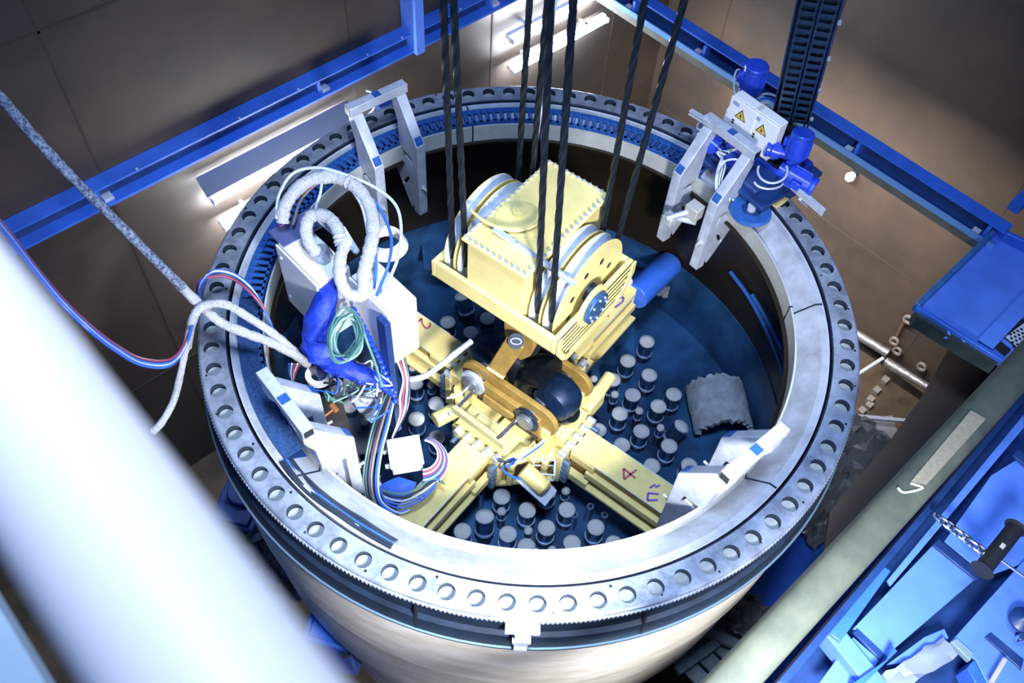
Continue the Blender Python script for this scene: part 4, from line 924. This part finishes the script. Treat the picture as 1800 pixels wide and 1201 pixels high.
# camera-like device between the bracket legs
r=thing('inspection_device','small pale clamp device with pipe pieces hanging between the legs of the right bracket','device',at(1222,360,-.10))
MB().box(-.07,.07,-.09,.07,-.16,.0).build('case',CREAM,r,bevel=.01);MB().cyl((-.25,.14,-.15),(.0,.0,-.08),.03,n=12).build('pipe_piece',GALV,r);MB().cyl((-.12,.16,-.22),(-.02,-.08,-.18),.035,n=10).build('pipe_piece',GALV,r)
MB().box(-.24,-.12,.08,.2,-.25,-.15).build('clamp',SKIRT,r,bevel=.01)
# ---- vertical carrier chain going up
vc=thing('rising_cable_carrier','dark blue and black double carrier chain rising from the motors to the top edge','cable chain',(0,0,0))
B0=at(1385,232,.45);zt=3.4
zz=None
T0=at(1443,0,2.35);dirv=(T0-B0);Lc=dirv.length*1.35;dn=dirv.normalized()
uu=dn.cross((CAM-B0)).normalized();nn=uu.cross(dn).normalized()
if nn.dot(CAM-B0)<0: nn=-nn
lk=None
for side in (-1,1):
    for k in range(int(Lc/.115)):
        c=B0+dn*(k*.115)+uu*side*.078
        if lk is None:
            b=MB()
            def bb(a0,a1,s0,s1,n0,n1):
                P=[uu*s+dn*a+nn*n_ for n_ in (n0,n1) for a,s in ((a0,s0),(a0,s1),(a1,s1),(a1,s0))];b.hexa(P)
            bb(0,.105,-.07,-.052,-.04,.04);bb(0,.105,.052,.07,-.04,.04);bb(.03,.07,-.052,.052,.028,.038);bb(.03,.07,-.052,.052,-.038,-.03)
            lk=b.build('chain_link',mat('chain_teal',(0.02,0.06,0.13),.35,.2,var=.4,vscale=20),vc);o=lk
        else: o=lk.copy();COL.objects.link(o);o.parent=vc
        o.location=c
b=MB()
for s in (-.185,.0,.175): b.bar(B0+uu*s-nn*.09,B0+dn*Lc+uu*s-nn*.09,.02 if s>-.1 else .015,.05,up=nn)
b.build('guide_rail',NAVY,vc)
MB().bar(B0+uu*.0-nn*.13,B0+dn*Lc-nn*.13,.36,.012,up=nn).build('back_plate',DKSTEEL,vc)
for k in range(5):
    for s in (.19,): p=B0+dn*(.25+.5*k)+uu*s-nn*.05;MB().cyl(p,p+nn*.03,.018,n=10).build('rail_bolt',BOLT,vc)
# ================================================================ BLUE PLATFORM (upper right)
ZT=-.16
pf=thing('blue_platform','bright blue steel platform tray at the right edge with a slot and raised rims','platform',(2.85,-3.3,ZT))
def X(p,z=ZT): 
    q=at(p[0],p[1],z);return Vector((q.x-2.85,q.y+3.3,z-ZT))
def pfs(poly,name,m,z=ZT,h=.02,par=None): return MB().prism([X(p,z) for p in poly],(0,0,-h)).build(name,m,par or pf)
pfs([(1607,540),(1745,405),(2000,560),(1760,640)],'tray_floor',LBLUE,ZT-.05,.03)
MB().bar(X((1609,541)),X((1748,408)),.05,.12).build('left_rim',mat('rim_blue_grey',(0.06,0.20,0.48),.4,.3,var=.3),pf,bevel=.006)
MB().bar(X((1609,543)),X((1765,640)),.045,.09).build('front_rim',BLUE,pf,bevel=.006)
MB().bar(X((1748,408)),X((1850,458)),.05,.15).build('back_rim',BLUE,pf,bevel=.006)
MB().bar(X((1732,606)),X((1850,482)),.15,.02).build('kick_strip',LBLUE,pf)
pfs([(1735,598),(1745,590),(1778,615),(1768,625)],'slot',BLACK,ZT-.02,.01)
pfs([(1752,583),(1800,560),(1860,560),(1800,620)],'dark_opening',BLACK,ZT-.03,.01)
b=MB();pfs([(1768,592),(1800,568),(1850,575),(1800,618)],'perforated_sheet',GALV,ZT-.018,.01)
for k in range(26):
    c=X((1776+ (k%6)*6.5+(k//6)*2,588+(k//6)*7-(k%6)*3),ZT-.017);MB().cyl(c,c+Vector((0,0,.002)),.014,n=8).build('sheet_hole',BLACK,pf)
for p in ((1637,556),(1765,572),(1752,588)): MB().cyl(X(p,ZT-.03),X(p,ZT-.015),.022,n=12).build('deck_bolt',BOLT,pf)
MB().prism([X((1612,556)),X((1650,580)),X((1690,605)),X((1752,640)),X((1757,636)),X((1609,545))],(0,0,-.16)).build('front_skirt',mat('skirt_dark',(0.05,0.07,0.07),.5,.3,var=.4),pf)
b=MB();rnd=random.Random(5)
MB().tube([X((1662,588),ZT-.02),X((1672,592),ZT-.05),X((1690,603),ZT-.04),X((1706,607),ZT-.03)],.035,n=8,noise=.3).build('blue_rag',LBLUE,pf)
tagmb(MB().box(.0,3.0,-.06,.06,0,.12),'far_girder',BLUE,'blue cross girder meeting the channel beam at the right edge','girder',loc=at(1778,372,-.12))
# ================================================================ BRIDGE AT LOWER RIGHT
ZO=1.30
q0=at(1701,700,ZO);q1=at(1792,700,ZO);yl=q0.y;yr=q1.y
rl=thing('bridge_rail','broad olive grey steel rail running diagonally across the lower right','rail',(0,(yl+yr)/2,ZO))
hw=(yl-yr)/2
P=[]
for k in range(9): a=PI*k/8;P.append((-3.6,hw*math.cos(a),hw*.55*math.sin(a)-hw*.35))
P=[(-3.6,hw,-hw*1.4)]+P+[(-3.6,-hw,-hw*1.4)]
MB().prism(P,(8,0,0)).build('rail_body',OLIVE,rl)
def RL(px,py): 
    q=at(px,py,ZO+hw*.2);return Vector((q.x,q.y-(yl+yr)/2,hw*.21))
MB().prism([RL(1706,722),RL(1733,737),RL(1628,853),RL(1600,848)],(0,0,.004)).build('worn_tape',SAND,rl,smooth=False)
MB().tube([RL(1578,858),RL(1590,866),RL(1622,858),RL(1600,850)],.008,n=6).build('peeled_tape',CREAM,rl)
br=thing('blue_bridge','blue steel bridge structure with plates and girders at the lower right corner','bridge',(0,-4,0))
def BP(p,z): q=at(p[0],p[1],z);return Vector((q.x,q.y+4,z))
def bps(poly,name,m,z,h=.03): return MB().prism([BP(p,z) for p in poly],(0,0,-h)).build(name,m,br,bevel=.004)
ya=at(1750,800,.2).y
MB().prism([(-3.2,-2.5,-.35),(-3.2,.46,-.35),(6,.46,-.35),(6,-2.5,-.35)],(0,0,-.05)).build('bottom_plate',NAVY,br)
bps([(1455,1110),(1548,992),(1566,1004),(1478,1128)],'flange_segment',BLUE,.1,.25)
bps([(1520,1201),(1452,1118),(1478,1100),(1560,1201)],'bracket_plate',LBLUE,.05,.2)
bps([(1365,1201),(1800,690),(1800,706),(1385,1201)],'side_girder',NAVY,.25,.5)
bps([(1560,1020),(1800,728),(1800,752),(1566,1030)],'flange',LBLUE,.05,.03)
bps([(1500,1105),(1640,958),(1715,1018),(1552,1158)],'deck_panel',LBLUE,-.06)
bps([(1660,952),(1742,836),(1800,800),(1815,985),(1738,1012),(1728,1008)],'deck_panel',LBLUE,-.06)
bps([(1640,958),(1650,947),(1728,1010),(1717,1020)],'dark_rib',NAVY,-.03)
bps([(1780,800),(1790,790),(1830,820),(1820,830)],'dark_rib',NAVY,0)
bps([(1500,1112),(1508,1106),(1555,1150),(1548,1160)],'dark_rib',NAVY,-.03)
bps([(1440,1201),(1500,1120),(1545,1160),(1520,1201)],'deck_panel',LBLUE,-.06)
bps([(1672,1128),(1800,985),(1860,1020),(1860,1201),(1735,1201),(1715,1160)],'deck_panel',LBLUE,-.02)
bps([(1558,1160),(1570,1136),(1578,1145),(1520,1201),(1500,1201)],'rib',BLUE,.1,.2)
bps([(1625,1120),(1660,1105),(1668,1122),(1590,1165),(1560,1168)],'step_plate',LBLUE,-.1)
bps([(1672,1128),(1682,1122),(1712,1148),(1706,1162)],'edge_plate',mat('edge_green',(0.20,0.30,0.36),.4,.2),.0,.06)
bps([(1732,1120),(1742,1112),(1800,1160),(1795,1178),(1790,1172)],'slot_plate',NAVY,.0)
bps([(1700,1175),(1712,1160),(1735,1201),(1715,1201)],'rib',BLUE,0,.2)
MB().tube([BP((1742,1201),.1),BP((1766,1160),.1)],.02,sub=1).build('white_bar',CREAM,br)
o=MB()
rnd=random.Random(8);R=[]
for i in range(9):
    R.append([o.b.verts.new(at(*(1545+ i*14+rnd.uniform(-4,4)+j*7,1192-i*9+j*8+rnd.uniform(-4,4)),-.05+rnd.uniform(0,.05))) for j in range(5)])
for i in range(8):
    for j in range(4): o.face([R[i][j],R[i+1][j],R[i+1][j+1],R[i][j+1]])
tagmb(o,'plastic_film',mat('film',(0.20,0.25,0.36),.3),'crumpled translucent film lying on the blue bridge at the bottom','film')
plate('brown_sheet','flat brown steel sheet lying between the vessel and the olive rail',[(1675,600),(1620,698),(1567,771),(1500,850),(1459,900),(1446,985),(1520,960),(1830,640)],-1.3,.03,WALL,'sheet')
# black grip, chain and wire
g0=at(1728,1000,.45);g1=at(1784,930,.45)
r=thing('hand_grip','black cylindrical grip with flared ends above the blue bridge','grip',g0);d=g1-g0
MB().cyl((0,0,0),d,.062,n=24).build('grip_body',BLACK,r);MB().cyl((0,0,0),-d.normalized()*.015,.062,.085,n=24).build('flared_end',BLACK,r);MB().cyl(d,d+d.normalized()*.015,.062,.085,n=24).build('flared_end',BLACK,r)
MB().bar(d*.45+Vector((-.01,0,.063)),d*.55+Vector((-.01,0,.063)),.03,.004).build('grip_label',CREAM,r)
c0=at(1655,914,.40);c1=at(1722,966,.42);lnk=None
ct=thing('steel_chain','short shiny steel chain hooked to the blue bridge beside the black grip','chain',c0)
for i in range(6):
    p=(c1-c0)*(i/5.0);L_,w_=.062,.030
    P=[];dd=(c1-c0).normalized();ss=dd.cross(Vector((0,0,1))).normalized() if i%2 else Vector((0,0,1))
    for k in range(13):
        a=2*PI*k/12;P.append(p+dd*L_*math.cos(a)+ss*w_*math.sin(a))
    MB().tube(P,.011,n=7,sub=3).build('link',CHROME,ct)
MB().tube([c1-c0,at(1738,972,.42)-c0],.012,sub=1).build('hook_end',CHROME,ct)
tagmb(MB().tube([at(1758,984,.45),at(1830,1035,.45)],.010,sub=1),'wire_line',CHROME,'thin pale wire running from the black grip to the right edge','wire')
r=thing('conical_handle','dark conical knob with a bolt at the right edge of the bridge','knob',at(1800,1090,.1));MB().lathe([(.001,.06),(.04,.045),(.10,0),(.10,-.03),(.001,-.03)],24).build('knob_body',NAVY,r);MB().cyl((-.12,-.06,0),(-.12,-.06,-.06),.03,n=12).build('knob_bolt',CHROME,r)
# ================================================================ WHITE HANDRAIL CLOSE TO THE CAMERA
ang=rad(-1.2);D=.60
ax=CAM.x+D*math.tan(ang);az=CAM.z-D
r=thing('handrail','thick white round handrail right in front, crossing the lower left corner','handrail',(ax,-5,az))
MB().cyl((0,0,0),(0,7.0,0),.0615,n=48).build('rail_tube',RAILW,r)
tagmb(MB().box(-6.5,-4.16,-4.6,.2,4.50,4.60),'pale_walkway',DECK,'blurred pale blue walkway edge below the handrail at the bottom left','walkway')
# ================================================================ CLUTTER ROUND THE FOOT OF THE VESSEL
def crumple(name,label,px,py,z,sx,sy,sz,m,seed,rot=0,cat_='sheet'):
    rnd=random.Random(seed);n=12;b=MB();G=[]
    for i in range(n+1):
        G.append([b.b.verts.new(((i/n-.5)*sx+rnd.uniform(-.5,.5)*sx/n,(j/n-.5)*sy+rnd.uniform(-.5,.5)*sy/n,rnd.uniform(0,sz)*(1-((i/n-.5)**2+(j/n-.5)**2)*1.6))) for j in range(n+1)])
    for i in range(n):
        for j in range(n): b.face([G[i][j],G[i+1][j],G[i+1][j+1],G[i][j+1]])
    bmesh.ops.solidify(b.b,geom=b.b.faces[:],thickness=.01)
    return tagmb(b,name,m,label,cat_,loc=at(px,py,z),smooth=False)
crumple('foil_wrap','crumpled silver foil against the vessel, below the round grey duct',1500,800,-3.6,.9,1.1,.5,FOIL,1)
crumple('foil_wrap','crumpled silver foil farther down beside the near wall',1455,870,-3.6,.8,.6,.4,FOIL,2)
crumple('foil_wrap','crumpled silver foil where the vessel leaves the olive rail',1425,920,-3.5,.5,.5,.3,FOIL,3)
crumple('plastic_sheet','pale crumpled sheet at the bottom between vessel and olive rail',1310,1090,-3.4,.5,1.0,.4,CREAM,4)
crumple('plastic_sheet','pale crumpled sheet left of the vessel beside the handrail',505,1015,-4.2,.9,.7,.5,CREAM,5)
r=thing('round_duct','round grey duct end with a bent metal collar right of the ring','duct',at(1523,765,-3.9))
MB().cyl((0,0,0),(.1,-.05,-1.2),.20,n=28).build('duct_body',mat('duct_grey',(0.20,0.24,0.28),.5,.3),r);MB().prism([(-.32,-.2,-.1),(.30,-.42,-.1),(.62,-.05,-.1),(.35,.12,-.1),(-.2,.25,-.1)],(0,0,-.03)).build('collar',FOIL,r)
MB().bar((.15,.25,.0),(.62,-.25,.0),.05,.05).build('collar_edge',GALV,r)
for i,(x,y,m_,lb_) in enumerate(((590,1080,BLUE,'blue machine housing showing between vessel and handrail, the lower one'),(425,880,NAVY,'dark blue machine housing left of the vessel, the upper one'))):
    p=at(x,y,-3.4);r=thing('machine_housing',lb_,'machine',p,rad(35));MB().box(-.35,.35,-.28,.28,-1.0,0).build('case',m_,r,bevel=.03);MB().cyl((.1,.0,0),(.1,0,.1),.2,n=24).build('round_cover',m_,r,bevel=.02);MB().box(-.3,-.1,-.2,.2,0,.05).build('hatch',m_,r,bevel=.01)
for i,(a_,b_) in enumerate((((390,905),(470,1000)),((400,870),(440,920)),((420,960),(480,935)),((590,1110),(640,1160)),((600,1150),(670,1125)),((1235,1110),(1300,1135)),((1190,1180),(1260,1130)))):
    tagmb(MB().bar(at(*a_,-3.5),at(*b_,-3.5),.10,.08),'steel_strut',DKSTEEL if i<5 else mat('grating_grey',(0.25,0.29,0.33),.5,.3,var=.3),('long dark strut along the left foot of the vessel','short dark strut above the long one at the left','dark strut crossing the long one at the left','dark strut below the blue machine housing','dark strut crossing under the blue machine housing','grey strut right of the vessel at the bottom edge, the upper one','grey strut right of the vessel at the bottom edge, the lower one')[i],'strut')
p=at(1350,1000,-3.6);r=thing('side_machine','blue machine frame between the vessel and the olive rail','machine',p,rad(0));MB().box(-.5,1.0,-.35,.15,-1.4,0).build('case',BLUE,r,bevel=.02);MB().box(-.45,.9,.15,.32,-.2,-.05).build('side_beam',mat('speckled_steel',(0.30,0.32,0.36),.5,.3,var=.6,vscale=20),r)
p=at(1270,1145,-3.7);b=MB()
for k in range(5): b.box(-.5+.22*k,-.32+.22*k,-.6,.5,-.04,0)
tagmb(b,'grating',mat('grating_grey',(0.25,0.29,0.33)),'grey slatted grating at the bottom right of the vessel','grating',loc=p)
